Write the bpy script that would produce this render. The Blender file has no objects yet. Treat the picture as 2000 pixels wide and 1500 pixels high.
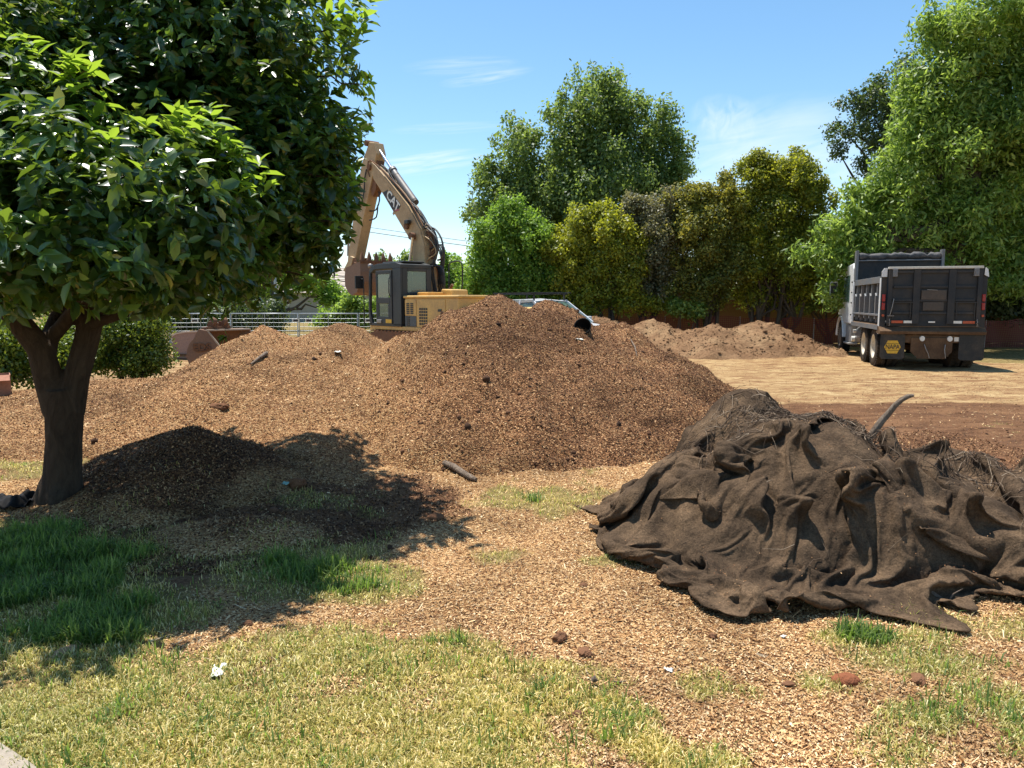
import bpy, bmesh, math, random
import numpy as np
from mathutils import Vector, Matrix
R = math.radians
C = bpy.context.scene.collection
SC = bpy.context.scene
# ---------------------------------------------------------------- camera
CAM_H = 1.6; F = 1444.0; HOR = 590.0
PITCH = math.atan((750 - HOR) / F)
cam_d = bpy.data.cameras.new('camera'); cam = bpy.data.objects.new('camera', cam_d); C.objects.link(cam)
cam_d.sensor_width = 36; cam_d.lens = 36 * F / 2000; cam_d.clip_end = 3000; cam_d.clip_start = .05
cam.location = (0, 0, CAM_H); cam.rotation_euler = (math.pi / 2 - PITCH, 0, 0)
SC.camera = cam
# ---------------------------------------------------------------- light
SUN_EL = 72.5
SUN_AZ = (-.66, .75)          # horizontal direction towards the sun
n_ = math.hypot(*SUN_AZ); sd = Vector((SUN_AZ[0] / n_ * math.cos(R(SUN_EL)), SUN_AZ[1] / n_ * math.cos(R(SUN_EL)), math.sin(R(SUN_EL))))
sun_d = bpy.data.lights.new('sun', 'SUN'); sun = bpy.data.objects.new('sun', sun_d); C.objects.link(sun)
sun_d.energy = 5.0; sun_d.angle = R(.55); sun_d.color = (1, .955, .88)
sun.rotation_euler = sd.to_track_quat('Z', 'Y').to_euler(); sun.location = (-10, 10, 40)
W = bpy.data.worlds.new('World'); SC.world = W; W.use_nodes = True
wn = W.node_tree.nodes; wl = W.node_tree.links
bg = wn['Background']; sky = wn.new('ShaderNodeTexSky'); sky.sky_type = 'NISHITA'; sky.sun_disc = False
sky.sun_elevation = R(SUN_EL); sky.sun_rotation = math.atan2(sd.x, sd.y); sky.altitude = 20
sky.air_density = 1.0; sky.dust_density = .25; sky.ozone_density = 1.6
bg.inputs[1].default_value = .105
hs_ = wn.new('ShaderNodeHueSaturation'); hs_.inputs['Saturation'].default_value = 1.15; hs_.inputs['Value'].default_value = 1.12; hs_.inputs['Hue'].default_value = .492; wl.new(sky.outputs[0], hs_.inputs['Color'])
tc_ = wn.new('ShaderNodeTexCoord'); col_ = hs_.outputs[0]
def sky_dir(u, v):
    a = (u - 1000) / F; b = (750 - v) / F; c, s = math.cos(PITCH), math.sin(PITCH); return Vector((a, c + b * s, -s + b * c)).normalized()
def wm(op, a, b=None, clamp=False):
    m = wn.new('ShaderNodeMath'); m.operation = op; m.use_clamp = clamp
    for k, x in ((0, a), (1, b)):
        if x is None: continue
        if isinstance(x, (int, float)): m.inputs[k].default_value = x
        else: wl.new(x, m.inputs[k])
    return m.outputs[0]
# wisps of high cloud: soft elongated patches broken up by stretched noise
for (u, v, ru, rv, tilt, amp, ns, dd) in ((1480, 300, 190, 95, .30, .62, 5, 1), (1420, 235, 45, 70, 1.35, .55, 7, 2), (830, 318, 130, 22, .12, .75, 8, 3), (760, 490, 190, 55, .1, .55, 6, 4), (950, 150, 90, 14, .15, .4, 9, 5), (1620, 330, 130, 70, .2, .45, 6, 6), (900, 128, 110, 18, .05, .28, 9, 7), (880, 250, 120, 12, .05, .25, 9, 8)):
    c = sky_dir(u, v); ex_ = (sky_dir(u + 10, v) - c).normalized(); ey_ = ex_.cross(c).normalized() * -1
    A = (ex_ * math.cos(tilt) - ey_ * math.sin(tilt)); B = (ex_ * math.sin(tilt) + ey_ * math.cos(tilt)); terms = []
    for ax, r in ((A, ru / F), (B, rv / F)):
        d = wn.new('ShaderNodeVectorMath'); d.operation = 'DOT_PRODUCT'; wl.new(tc_.outputs['Generated'], d.inputs[0]); d.inputs[1].default_value = ax
        t = wm('DIVIDE', wm('SUBTRACT', d.outputs['Value'], ax.dot(c)), r); terms.append((wm('MULTIPLY', t, t), t))
    g = wm('SUBTRACT', 1.0, wm('ADD', terms[0][0], terms[1][0]), True); cb_ = wn.new('ShaderNodeCombineXYZ'); wl.new(terms[0][1], cb_.inputs[0]); wl.new(wm('MULTIPLY', terms[1][1], 2.2), cb_.inputs[1]); cb_.inputs[2].default_value = dd * 3.1
    nz = wn.new('ShaderNodeTexNoise'); nz.inputs['Scale'].default_value = 1.1; nz.inputs['Detail'].default_value = 7; nz.inputs['Roughness'].default_value = .55; nz.inputs['Distortion'].default_value = .7; wl.new(cb_.outputs[0], nz.inputs['Vector'])
    f_ = wm('MULTIPLY', wm('MULTIPLY', g, wm('MULTIPLY', wm('SUBTRACT', nz.outputs[0], .33), 2.6, True)), amp, True)
    mx = wn.new('ShaderNodeMix'); mx.data_type = 'RGBA'; wl.new(f_, mx.inputs[0]); wl.new(col_, mx.inputs[6]); mx.inputs[7].default_value = (6.0, 6.6, 7.2, 1); col_ = mx.outputs[2]
wl.new(col_, bg.inputs[0])
SC.view_settings.view_transform = 'Standard'; SC.view_settings.look = 'None'
SC.view_settings.exposure = 0.72; SC.view_settings.gamma = 1
# ---------------------------------------------------------------- helpers
rng = np.random.default_rng(11)
cp, sp = math.cos(PITCH), math.sin(PITCH)
def px(u, v, Y):
    """world point seen at photo pixel (u, v) at world distance Y"""
    a = (u - 1000) / F; b = (750 - v) / F
    d = (a, cp + b * sp, -sp + b * cp); k = Y / d[1]
    return Vector((d[0] * k, Y, CAM_H + d[2] * k))
def gp(u, v, z=0.0):
    a = (u - 1000) / F; b = (750 - v) / F
    d = (a, cp + b * sp, -sp + b * cp); k = (z - CAM_H) / d[2]
    return Vector((d[0] * k, d[1] * k, z))
_T = np.random.default_rng(5).random((256, 256))
def vn(x, y, s=0):
    x = np.asarray(x, float) + s * 17.31; y = np.asarray(y, float) + s * 9.17
    i = np.floor(x).astype(int); j = np.floor(y).astype(int); f = x - i; g = y - j
    f = f * f * (3 - 2 * f); g = g * g * (3 - 2 * g)
    a = _T[i & 255, j & 255]; b = _T[(i + 1) & 255, j & 255]; c = _T[i & 255, (j + 1) & 255]; d = _T[(i + 1) & 255, (j + 1) & 255]
    return (a * (1 - f) + b * f) * (1 - g) + (c * (1 - f) + d * f) * g - .5
def fbm(x, y, f=1, o=4, s=0, g=.5):
    r = 0; a = 1
    for k in range(o):
        r = r + a * vn(x * f, y * f, s + k); f *= 2.03; a *= g
    return r
def sst(a, b, x):
    t = np.clip((x - a) / (b - a), 0, 1); return t * t * (3 - 2 * t)
def tag(o, label=None, cat=None, group=None, kind=None):
    if label: o['label'] = label
    if cat: o['category'] = cat
    if group: o['group'] = group
    if kind: o['kind'] = kind
    return o
def empty(name, loc, rz=0, label=None, cat=None, group=None):
    o = bpy.data.objects.new(name, None); C.objects.link(o); o.location = loc; o.rotation_euler = (0, 0, rz)
    o.empty_display_size = .2
    return tag(o, label, cat, group)
def mesh_np(name, V, Fq, mat=None, parent=None, smooth=False, attrs=None):
    """V (n,3), Fq (m,k) with constant k"""
    V = np.ascontiguousarray(V, dtype=np.float32); Fq = np.ascontiguousarray(Fq, dtype=np.int32)
    me = bpy.data.meshes.new(name); k = Fq.shape[1]; m = len(Fq)
    me.vertices.add(len(V)); me.vertices.foreach_set('co', V.ravel())
    me.loops.add(m * k); me.loops.foreach_set('vertex_index', Fq.ravel())
    me.polygons.add(m); me.polygons.foreach_set('loop_start', np.arange(0, m * k, k, dtype=np.int32))
    try: me.polygons.foreach_set('loop_total', np.full(m, k, dtype=np.int32))
    except Exception: pass
    if smooth: me.polygons.foreach_set('use_smooth', np.ones(m, dtype=bool))
    me.update(calc_edges=True)
    if attrs:
        for an, av in attrs.items():
            at = me.attributes.new(an, 'FLOAT', 'POINT'); at.data.foreach_set('value', np.asarray(av, dtype=np.float32).ravel())
    if mat: me.materials.append(mat)
    o = bpy.data.objects.new(name, me); C.objects.link(o)
    if parent: o.parent = parent
    return o
def gridf(ny, nx):
    i = np.arange(ny * nx).reshape(ny, nx)
    return np.stack([i[:-1, :-1], i[:-1, 1:], i[1:, 1:], i[1:, :-1]], -1).reshape(-1, 4)
class MB:
    def __init__(s): s.v = []; s.f = []; s.M = Matrix.Identity(4); s.sm = []
    def add(s, vs, fs, sm=False):
        n = len(s.v); s.v += [tuple(s.M @ Vector(p)) for p in vs]; s.f += [tuple(i + n for i in f) for f in fs]; s.sm += [sm] * len(fs)
        return s
    def box(s, c, d, rot=None):
        x, y, z = d[0] / 2, d[1] / 2, d[2] / 2; c = Vector(c)
        P = [Vector((a * x, b * y, e * z)) for a in (-1, 1) for b in (-1, 1) for e in (-1, 1)]
        if rot is not None: P = [rot @ p for p in P]
        return s.add([p + c for p in P], [(0, 1, 3, 2), (4, 6, 7, 5), (0, 4, 5, 1), (2, 3, 7, 6), (0, 2, 6, 4), (1, 5, 7, 3)])
    def bb(s, x0, x1, y0, y1, z0, z1): return s.box(((x0 + x1) / 2, (y0 + y1) / 2, (z0 + z1) / 2), (abs(x1 - x0), abs(y1 - y0), abs(z1 - z0)))
    def bar(s, p, q, w, h):
        p, q = Vector(p), Vector(q); d = q - p; r = d.to_track_quat('X', 'Z').to_matrix()
        return s.box((p + q) / 2, (d.length, w, h), r)
    def tube(s, pts, r, n=8, cap=True):
        pts = [Vector(p) for p in pts]; m = len(pts); rs = r if hasattr(r, '__len__') else [r] * m
        vs = []; up = None
        for i, p in enumerate(pts):
            t = (pts[min(i + 1, m - 1)] - pts[max(i - 1, 0)]).normalized()
            if up is None:
                up = t.orthogonal().normalized()
            up = (up - t * up.dot(t)).normalized(); w = t.cross(up)
            vs += [p + (up * math.cos(2 * math.pi * k / n) + w * math.sin(2 * math.pi * k / n)) * rs[i] for k in range(n)]
        fs = [(i * n + k, i * n + (k + 1) % n, (i + 1) * n + (k + 1) % n, (i + 1) * n + k) for i in range(m - 1) for k in range(n)]
        s.add(vs, fs, True)
        if cap: s.add(vs[:n], [tuple(range(n))[::-1]]); s.add(vs[-n:], [tuple(range(n))])
        return s
    def cyl(s, p, q, r, n=20, r2=None): return s.tube([p, q], [r, r if r2 is None else r2], n)
    def prism(s, prof, y0, y1, ax='y'):
        """profile in the other two axes, extruded along ax"""
        n = len(prof)
        def P(a, b, t): return {'y': (a, t, b), 'x': (t, a, b), 'z': (a, b, t)}[ax]
        vs = [P(a, b, y0) for a, b in prof] + [P(a, b, y1) for a, b in prof]
        fs = [tuple(range(n))[::-1], tuple(range(n, 2 * n))] + [(i, (i + 1) % n, n + (i + 1) % n, n + i) for i in range(n)]
        return s.add(vs, fs)
    def lathe(s, prof, c, axis='y', n=36):
        """profile (t along axis, r)"""
        m = len(prof); vs = []
        for t, r in prof:
            for k in range(n):
                a = 2 * math.pi * k / n; A, B = r * math.cos(a), r * math.sin(a)
                vs.append({'y': (c[0] + A, c[1] + t, c[2] + B), 'x': (c[0] + t, c[1] + A, c[2] + B), 'z': (c[0] + A, c[1] + B, c[2] + t)}[axis])
        fs = [(i * n + k, i * n + (k + 1) % n, (i + 1) * n + (k + 1) % n, (i + 1) * n + k) for i in range(m - 1) for k in range(n)]
        return s.add(vs, fs, True)
    def build(s, name, mat, parent=None, bevel=0, sub=0):
        me = bpy.data.meshes.new(name); me.from_pydata(s.v, [], s.f); me.polygons.foreach_set('use_smooth', s.sm); me.update()
        bm = bmesh.new(); bm.from_mesh(me); bmesh.ops.recalc_face_normals(bm, faces=bm.faces); bm.to_mesh(me); bm.free()
        if mat: me.materials.append(mat)
        o = bpy.data.objects.new(name, me); C.objects.link(o)
        if parent: o.parent = parent
        if bevel:
            m = o.modifiers.new('bevel', 'BEVEL'); m.width = bevel; m.segments = 2; m.limit_method = 'ANGLE'; m.angle_limit = R(40)
        if sub:
            m = o.modifiers.new('sub', 'SUBSURF'); m.levels = m.render_levels = sub
        return o
def copy_tree(o, parent=None):
    c = o.copy(); C.objects.link(c); c.parent = parent
    for ch in list(o.children): copy_tree(ch, c)
    return c
# ---------------------------------------------------------------- materials
def new_mat(name):
    m = bpy.data.materials.new(name); m.use_nodes = True; return m, m.node_tree.nodes, m.node_tree.links, m.node_tree.nodes['Principled BSDF']
def ramp(n, stops, interp='LINEAR'):
    r = n.new('ShaderNodeValToRGB'); r.color_ramp.interpolation = interp; e = r.color_ramp.elements
    e[0].position = stops[0][0]; e[0].color = (*stops[0][1], 1); e[1].position = stops[-1][0]; e[1].color = (*stops[-1][1], 1)
    for p, c in stops[1:-1]: q = e.new(p); q.color = (*c, 1)
    return r
def noise(n, l, scale, det=6, rough=.55, coord='Object', vec=None, dist=0):
    t = n.new('ShaderNodeTexNoise'); t.inputs['Scale'].default_value = scale; t.inputs['Detail'].default_value = det; t.inputs['Roughness'].default_value = rough; t.inputs['Distortion'].default_value = dist
    if vec is None: tc = n.new('ShaderNodeTexCoord'); vec = tc.outputs[coord]
    l.new(vec, t.inputs['Vector']); return t
def mixc(n, l, fac, a, b, mode='MIX'):
    m = n.new('ShaderNodeMix'); m.data_type = 'RGBA'; m.blend_type = mode
    for k, x in ((0, fac), (6, a), (7, b)):
        if isinstance(x, (int, float)): m.inputs[k].default_value = x
        elif isinstance(x, tuple): m.inputs[k].default_value = (*x, 1)
        else: l.new(x, m.inputs[k])
    return m.outputs[2]
def math_(n, l, op, a, b=None, clamp=False):
    m = n.new('ShaderNodeMath'); m.operation = op; m.use_clamp = clamp
    for k, x in ((0, a), (1, b)):
        if x is None: continue
        if isinstance(x, (int, float)): m.inputs[k].default_value = x
        else: l.new(x, m.inputs[k])
    return m.outputs[0]
def bump(n, l, b, h, st=.5, dist=.02):
    u = n.new('ShaderNodeBump'); u.inputs['Strength'].default_value = st; u.inputs['Distance'].default_value = dist
    l.new(h, u.inputs['Height']); l.new(u.outputs[0], b.inputs['Normal']); return u
def paint(name, col, rough=.45, metal=0, wear=.35, dirt=(.20, .14, .09), scale=3, spec=.5, bumpst=.08, fine=25):
    """painted or bare metal with patchy dust and grime"""
    m, n, l, b = new_mat(name)
    a = noise(n, l, scale, 8, .65); f = noise(n, l, fine, 6, .7)
    k = ramp(n, [(.42, (0, 0, 0)), (.72, (1, 1, 1))]); l.new(a.outputs[0], k.inputs[0])
    fac = math_(n, l, 'MULTIPLY', k.outputs[0], wear)
    c = mixc(n, l, fac, tuple(col), tuple(dirt))
    g = ramp(n, [(.3, (.78, .78, .78)), (.7, (1.12, 1.12, 1.12))]); l.new(f.outputs[0], g.inputs[0])
    c = mixc(n, l, 1.0, c, g.outputs[0], 'MULTIPLY'); l.new(c, b.inputs['Base Color'])
    rr = math_(n, l, 'ADD', math_(n, l, 'MULTIPLY', a.outputs[0], .35), rough - .12, True); l.new(rr, b.inputs['Roughness'])
    b.inputs['Metallic'].default_value = metal; b.inputs['Specular IOR Level'].default_value = spec
    bump(n, l, b, f.outputs[0], bumpst, .01)
    return m
def leafmat(name, cols, rough=.5, trans=.35, tcol=(.25, .4, .05), spec=.4, hue=None):
    m, n, l, b = new_mat(name); out = n['Material Output']
    g = n.new('ShaderNodeNewGeometry'); r = ramp(n, cols); l.new(g.outputs['Random Per Island'], r.inputs[0])
    big = noise(n, l, .55, 3, .5); k = ramp(n, [(.35, (.78, .85, .8)), (.65, (1.2, 1.12, 1.0))]); l.new(big.outputs[0], k.inputs[0])
    c = mixc(n, l, 1.0, r.outputs[0], k.outputs[0], 'MULTIPLY')
    l.new(c, b.inputs['Base Color']); b.inputs['Roughness'].default_value = rough; b.inputs['Specular IOR Level'].default_value = spec
    t = n.new('ShaderNodeBsdfTranslucent'); tc = mixc(n, l, .5, c, tcol); tc2 = mixc(n, l, 1.0, tc, (2.0, 2.0, 1.4), 'MULTIPLY'); l.new(tc2, t.inputs[0])
    mx = n.new('ShaderNodeMixShader'); mx.inputs[0].default_value = trans
    l.new(b.outputs[0], mx.inputs[1]); l.new(t.outputs[0], mx.inputs[2]); l.new(mx.outputs[0], out.inputs[0])
    return m
def unit(a): return a / np.maximum(np.linalg.norm(a, axis=1, keepdims=True), 1e-9)
def rvec(n): return unit(rng.normal(size=(n, 3)))
def leaves(P, Nrm, L, Wd, shape='quad', Dir=None):
    """P centres, Nrm leaf normals, L length, Wd width; returns verts, quads"""
    n = len(P); Nrm = unit(Nrm)
    D = rvec(n) if Dir is None else Dir
    D = unit(D - Nrm * np.sum(D * Nrm, 1, keepdims=True)); S = np.cross(Nrm, D)
    L = np.broadcast_to(np.asarray(L, float), n)[:, None]; Wd = np.broadcast_to(np.asarray(Wd, float), n)[:, None]
    if shape == 'quad':
        V = np.stack([P - D * L * .5, P + S * Wd * .5 + D * L * .05, P + D * L * .5, P - S * Wd * .5 + D * L * .05], 1).reshape(-1, 3)
        return V, np.arange(4 * n).reshape(n, 4)
    # folded oval leaf: stem, 2 left, 2 right, tip + two midrib points
    fo = Nrm * Wd * .22
    a = P - D * L * .5; t = P + D * L * .5 - Nrm * L * .10
    m1 = P - D * L * .18 - fo * .2; m2 = P + D * L * .2 - fo * .35
    l1 = P - D * L * .2 + S * Wd * .44 + fo; l2 = P + D * L * .16 + S * Wd * .42 + fo * .6
    r1 = P - D * L * .2 - S * Wd * .44 + fo; r2 = P + D * L * .16 - S * Wd * .42 + fo * .6
    V = np.stack([a, l1, l2, t, r2, r1, m1, m2], 1).reshape(-1, 3); o = (np.arange(n) * 8)[:, None]
    Q = np.concatenate([o + np.array(q) for q in ((0, 6, 1, 1), )], 0) if False else None
    F4 = np.concatenate([o + np.array([[0, 6, 7, 1]]) * 0 + np.array([6, 7, 2, 1]), o + np.array([6, 5, 4, 7]), o + np.array([0, 5, 6, 1]), o + np.array([7, 4, 3, 2])], 0)
    return V, F4
def chips(name, P, Nrm, L, Wd, mat, kind_label=None, tilt=.45):
    n = len(P); N2 = unit(Nrm + rng.normal(size=(n, 3)) * tilt)
    V, Q = leaves(P, N2, L, Wd, 'quad')
    # chips are blocky: turn the diamond into a rough rectangle
    A = V.reshape(n, 4, 3); c = A.mean(1, keepdims=True); D = (A[:, 2] - A[:, 0]) * .5; S = (A[:, 1] - A[:, 3]) * .5
    k = rng.uniform(.6, 1, (n, 4, 1)); sg = np.array([[-1, -1], [1, -1], [1, 1], [-1, 1]])
    A = c + k * (sg[None, :, 0:1] * D[:, None] + sg[None, :, 1:2] * S[:, None])
    o = mesh_np(name, A.reshape(-1, 3), Q, mat); return o
# ---------------------------------------------------------------- ground heights
def zones(x, y):
    """how grassy / sandy / dark each spot of the yard is (0..1)"""
    w = fbm(x, y, 1.1, 4, 3) ; w2 = fbm(x, y, 4.0, 3, 8)
    g = np.zeros_like(x) - .6
    def blob(u, v, rx, ry, a=1.0):
        nonlocal g
        p = gp(u, v); d = np.sqrt(((x - p.x) / rx) ** 2 + ((y - p.y) / ry) ** 2)
        g = np.maximum(g, a * (1.15 - d))
    near = 1.0 - sst(2.95, 3.55, y + .25 * np.sin(x * 2.1) - .12 * x * (x > .4)) * 2.0
    near = near - 1.9 * sst(.25, .95, x) * (1 - .5 * sst(2.9, 2.4, y))
    g = np.maximum(g, near * .68)
    for b in [(60, 1100, 1.0, 1.35, 1.5), (110, 1230, .7, .55, 1.5), (60, 910, 1.3, .6, 1.1), (560, 1075, .85, .62, .95), (640, 1120, .6, .3, .9),
              (330, 985, .5, .3, .5), (700, 985, .75, .35, .5), (980, 1085, .3, .16, .62), (1050, 985, .35, .45, .52), (1195, 1095, .22, .14, .8), (690, 1150, .4, .16, .8),
              (1715, 1245, .3, .12, 1.0), (1770, 1290, .24, .12, .8), (1400, 1330, .4, .18, .75), (1600, 1330, .3, .14, .55), (1850, 1390, .22, .12, .75), (1960, 1210, .4, .14, .6),
              (1150, 1385, .34, .18, 1.2), (880, 1260, .5, .2, .7), (960, 1310, .4, .2, .9), (1980, 1400, .2, .2, .8), (150, 850, 1.2, .35, .55), (200, 855, 1.6, .3, .5)]: blob(*b)
    g = g + w * 1.15 + w2 * .75 - .45 * sst(.05, .3, fbm(x, y, 1.9, 3, 12)) * (y < 3.6)
    band = y - (11.9 - .04 * x)      # edge between raked soil and the dry track
    dark = sst(-.15, .15, x - 2.6 + (y - 8) * -.15 + w * .6) * (1 - sst(-.08, .08, band + w * .5)) * sst(5.0, 6.2, y + w)
    sand = sst(-.1, .1, band + w * .5)
    q = gp(500, 985); q2 = gp(330, 1080); dd = np.minimum(np.hypot((x - q.x) / 1.55, (y - q.y) / 1.05), np.hypot((x - q2.x) / .75, (y - q2.y) / .9)); dark = np.maximum(dark, sst(1.15, .75, dd + .5 * w))  # dark soil tone under the tree, painted in to deepen its cast shadow
    far = sst(.0, .35, y - 26.0 + w * 2) + sst(.0, .5, y - (19.5 - .32 * (x - 12)) + w) * sst(11.2, 12.2, x) * .9
    g = np.where(y > 11.8, far * .9 - .25 + w * .3, g)
    return np.clip(g, -1, 1.2), np.clip(sand, 0, 1), np.clip(dark, 0, 1)
def ground_z(x, y):
    s = sst(40, 12, np.hypot(x, y - 10))
    z = (.05 * fbm(x, y, .45, 3, 1) + .028 * fbm(x, y, 2.6, 4, 2)) * s
    return z
def side_bump(x, y, c, rl, rr, rf, rb, p=1.15, rot=0):
    """heap with its own radius on each side; c is its top point"""
    co, si = math.cos(rot), math.sin(rot); dx, dy = x - c[0], y - c[1]
    u = dx * co + dy * si; v = -dx * si + dy * co
    h0 = max(c[2], .12)
    u = u / np.where(u < 0, rl, rr); v = v / np.where(v < 0, rf, rb)
    return h0 * (1 - (u * u + v * v) ** (p / 2))
def smax(L, k=.09):
    m = L[0]
    for a in L[1:]:
        h = np.clip(.5 + .5 * (a - m) / k, 0, 1); m = m * (1 - h) + a * h + k * h * (1 - h)
    return m
LIGHT = [(px(515, 634, 12.0), 1.7, 2.4, 4.9, 2.2, 1.2, 0), (px(660, 630, 12.6), 2.0, 2.4, 5.2, 2.4, 1.15, 0), (px(790, 645, 11.6), 1.8, 2.2, 4.6, 2.2, 1.2, 0), (px(800, 720, 9.6), 1.2, 1.3, 2.2, 2.2, 1.2, 0), (px(660, 632, 12.6), 1.4, 1.4, 3, 2, 2, 0),
         (px(610, 850, 7.5), 1.3, 1.0, 1.3, 1.8, 1.2, 0), (px(735, 745, 9.6), 1.5, 1.3, 2.6, 2.5, 1.1, 0), (px(770, 835, 8.2), .9, .8, 1.5, 2.0, 1.1, 0),
         (px(420, 705, 11.2), 2.0, 1.5, 3.6, 2.0, 1.1, 0), (px(120, 757, 9.8), 3.2, 3.4, 2.6, 2.4, 1.6, 0), (px(250, 742, 11.0), 2.5, 2.5, 2.5, 2.5, 1.6, 0)]
HUMP = [(px(378, 832, 6.75), 1.25, .95, 1.7, .9, 1.25, 0), (px(470, 880, 6.6), .8, .7, 1.0, .8, 1.5, 0), (px(260, 930, 6.2), .9, .8, .9, .8, 1.5, 0)]
LOW = [(px(470, 1015, 5.0), .75, .6, .45, .5, 1.6, 0)]
DARK = [(px(955, 572, 10.7), 2.1, 2.5, 3.9, 2.6, 1.25, 0), (px(1065, 593, 11.1), 2.3, 2.5, 4.2, 2.6, 1.25, 0), (px(1190, 625, 11.3), 2.3, 2.2, 4.2, 2.4, 1.3, 0),
        (px(880, 606, 10.6), 1.7, 1.6, 3.4, 2.2, 1.2, 0)]
def hsum(x, y, Ls, k, seed, amp=1.0):
    z = smax([side_bump(x, y, b[0], *b[1:]) for b in Ls], k)
    return z + amp * (.15 * fbm(x, y, .9, 3, seed) + .09 * fbm(x, y, 2.6, 3, seed + 3) + .05 * np.abs(fbm(x, y, 6.5, 4, seed + 5)) + .02 * fbm(x, y, 17, 2, seed + 7))
def light_z(x, y): return hsum(x, y, LIGHT, .12, 20, .8) - .05
def hump_z(x, y): return smax([hsum(x, y, HUMP, .1, 30, .5), hsum(x, y, LOW, .05, 33, .3)], .05) - .03
def dark_z(x, y): return hsum(x, y, DARK, .12, 40, 1.15) - .04
def soil_z(x, y):
    S = [(px(1480, 628, 23.6), 2.4, 1.9, 2.2, 1.8, 1.3, 0), (px(1390, 640, 23.2), 2.2, 2.0, 2.4, 1.8, 1.3, 0), (px(1270, 628, 24.6), 2.6, 2.0, 2.2, 1.6, 1.4, 0), (px(1170, 622, 25.2), 3.0, 2.2, 1.8, 1.6, 1.4, 0),
         (px(1560, 655, 23.3), 1.6, 1.5, 1.7, 1.5, 1.3, 0), (px(1613, 668, 22.6), .8, .7, .9, .8, 1.3, 0)]
    return smax([side_bump(x, y, b[0], *b[1:]) for b in S], .2) + .26 * fbm(x, y, 1.5, 4, 50) + .14 * np.abs(fbm(x, y, 3.3, 4, 53)) - .04
# ---------------------------------------------------------------- surface materials
CHIPCOL = [(0, (.06, .027, .013)), (.16, (.17, .078, .034)), (.36, (.36, .18, .075)), (.58, (.50, .285, .12)), (.82, (.64, .405, .185)), (1, (.80, .57, .31))]
SOILCOL = [(0, (.038, .017, .008)), (.28, (.11, .049, .022)), (.58, (.21, .098, .044)), (.84, (.36, .185, .082)), (1, (.62, .39, .20))]
def cover_mat(name, cols, grass=True, cols2=None):
    m, n, l, b = new_mat(name); b.inputs['Roughness'].default_value = .95; b.inputs['Specular IOR Level'].default_value = .15
    tc = n.new('ShaderNodeTexCoord'); V = tc.outputs['Object']
    vo = n.new('ShaderNodeTexVoronoi'); vo.inputs['Scale'].default_value = 85; l.new(V, vo.inputs['Vector'])
    sx = n.new('ShaderNodeSeparateColor'); l.new(vo.outputs['Color'], sx.inputs[0])
    r = ramp(n, cols); l.new(sx.outputs[0], r.inputs[0]); c = r.outputs[0]
    if cols2:
        rb = ramp(n, cols2); l.new(sx.outputs[0], rb.inputs[0]); q = n.new('ShaderNodeAttribute'); q.attribute_name = 'pale'; c = mixc(n, l, q.outputs['Fac'], c, rb.outputs[0])
    big = noise(n, l, .8, 6, .6, vec=V); k = ramp(n, [(.36, (.50, .47, .44)), (.52, (.95, .94, .92)), (.68, (1.15, 1.12, 1.1))]); l.new(big.outputs[0], k.inputs[0])
    c = mixc(n, l, 1.0, c, k.outputs[0], 'MULTIPLY'); h = vo.outputs['Distance']; fine = noise(n, l, 60, 5, .7, vec=V)
    hh = math_(n, l, 'ADD', fine.outputs[0], h)
    if grass:
        def attr(a): q = n.new('ShaderNodeAttribute'); q.attribute_name = a; return q.outputs['Fac']
        # dark raked soil, also the darkened soil that deepens the tree's shade
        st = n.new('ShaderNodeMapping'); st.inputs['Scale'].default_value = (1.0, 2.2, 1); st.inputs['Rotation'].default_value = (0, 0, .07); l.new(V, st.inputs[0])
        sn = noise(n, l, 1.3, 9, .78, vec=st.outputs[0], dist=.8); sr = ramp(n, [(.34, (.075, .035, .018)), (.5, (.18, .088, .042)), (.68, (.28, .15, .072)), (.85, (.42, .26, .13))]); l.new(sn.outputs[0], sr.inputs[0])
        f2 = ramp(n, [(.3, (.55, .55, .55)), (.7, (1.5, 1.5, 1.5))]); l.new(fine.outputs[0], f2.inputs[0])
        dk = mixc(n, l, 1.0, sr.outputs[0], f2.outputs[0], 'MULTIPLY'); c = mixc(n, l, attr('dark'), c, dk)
        # pale dry track
        s2 = noise(n, l, 1.1, 10, .78, vec=st.outputs[0], dist=1.2); s3 = ramp(n, [(.30, (.14, .068, .032)), (.44, (.29, .16, .075)), (.54, (.44, .29, .135)), (.72, (.62, .46, .25))]); l.new(s2.outputs[0], s3.inputs[0])
        sd_ = mixc(n, l, .6, s3.outputs[0], mixc(n, l, 1.0, s3.outputs[0], f2.outputs[0], 'MULTIPLY')); c = mixc(n, l, attr('sand'), c, sd_)
        gn = noise(n, l, 9, 6, .75, vec=V); gr = ramp(n, [(.3, (.09, .06, .025)), (.5, (.22, .17, .06)), (.7, (.42, .33, .14))]); l.new(gn.outputs[0], gr.inputs[0])
        ga = ramp(n, [(0, (0, 0, 0)), (.35, (1, 1, 1))]); l.new(attr('grass'), ga.inputs[0]); c = mixc(n, l, math_(n, l, 'MULTIPLY', ga.outputs[0], .85), c, gr.outputs[0])
    l.new(c, b.inputs['Base Color']); bump(n, l, b, hh, .9, .02)
    return m
def lightmix(x, y):
    """how much pale chip lies over the left flank and foot of the dark mound"""
    return np.clip(sst(.6, -2.0, x + .28 * (y - 8.5) + 1.3 * fbm(x, y, .8, 5, 44)) + .5 * sst(7.4, 6.8, y + fbm(x, y, 1.3, 3, 45)) + .35 * (fbm(x, y, 1.6, 3, 46) > .32), 0, 1)
def humpmix(x, y):
    return sst(.22, .05, hump_z(x, y) - ground_z(x, y) + .22 * fbm(x, y, 1.8, 4, 47))
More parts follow.
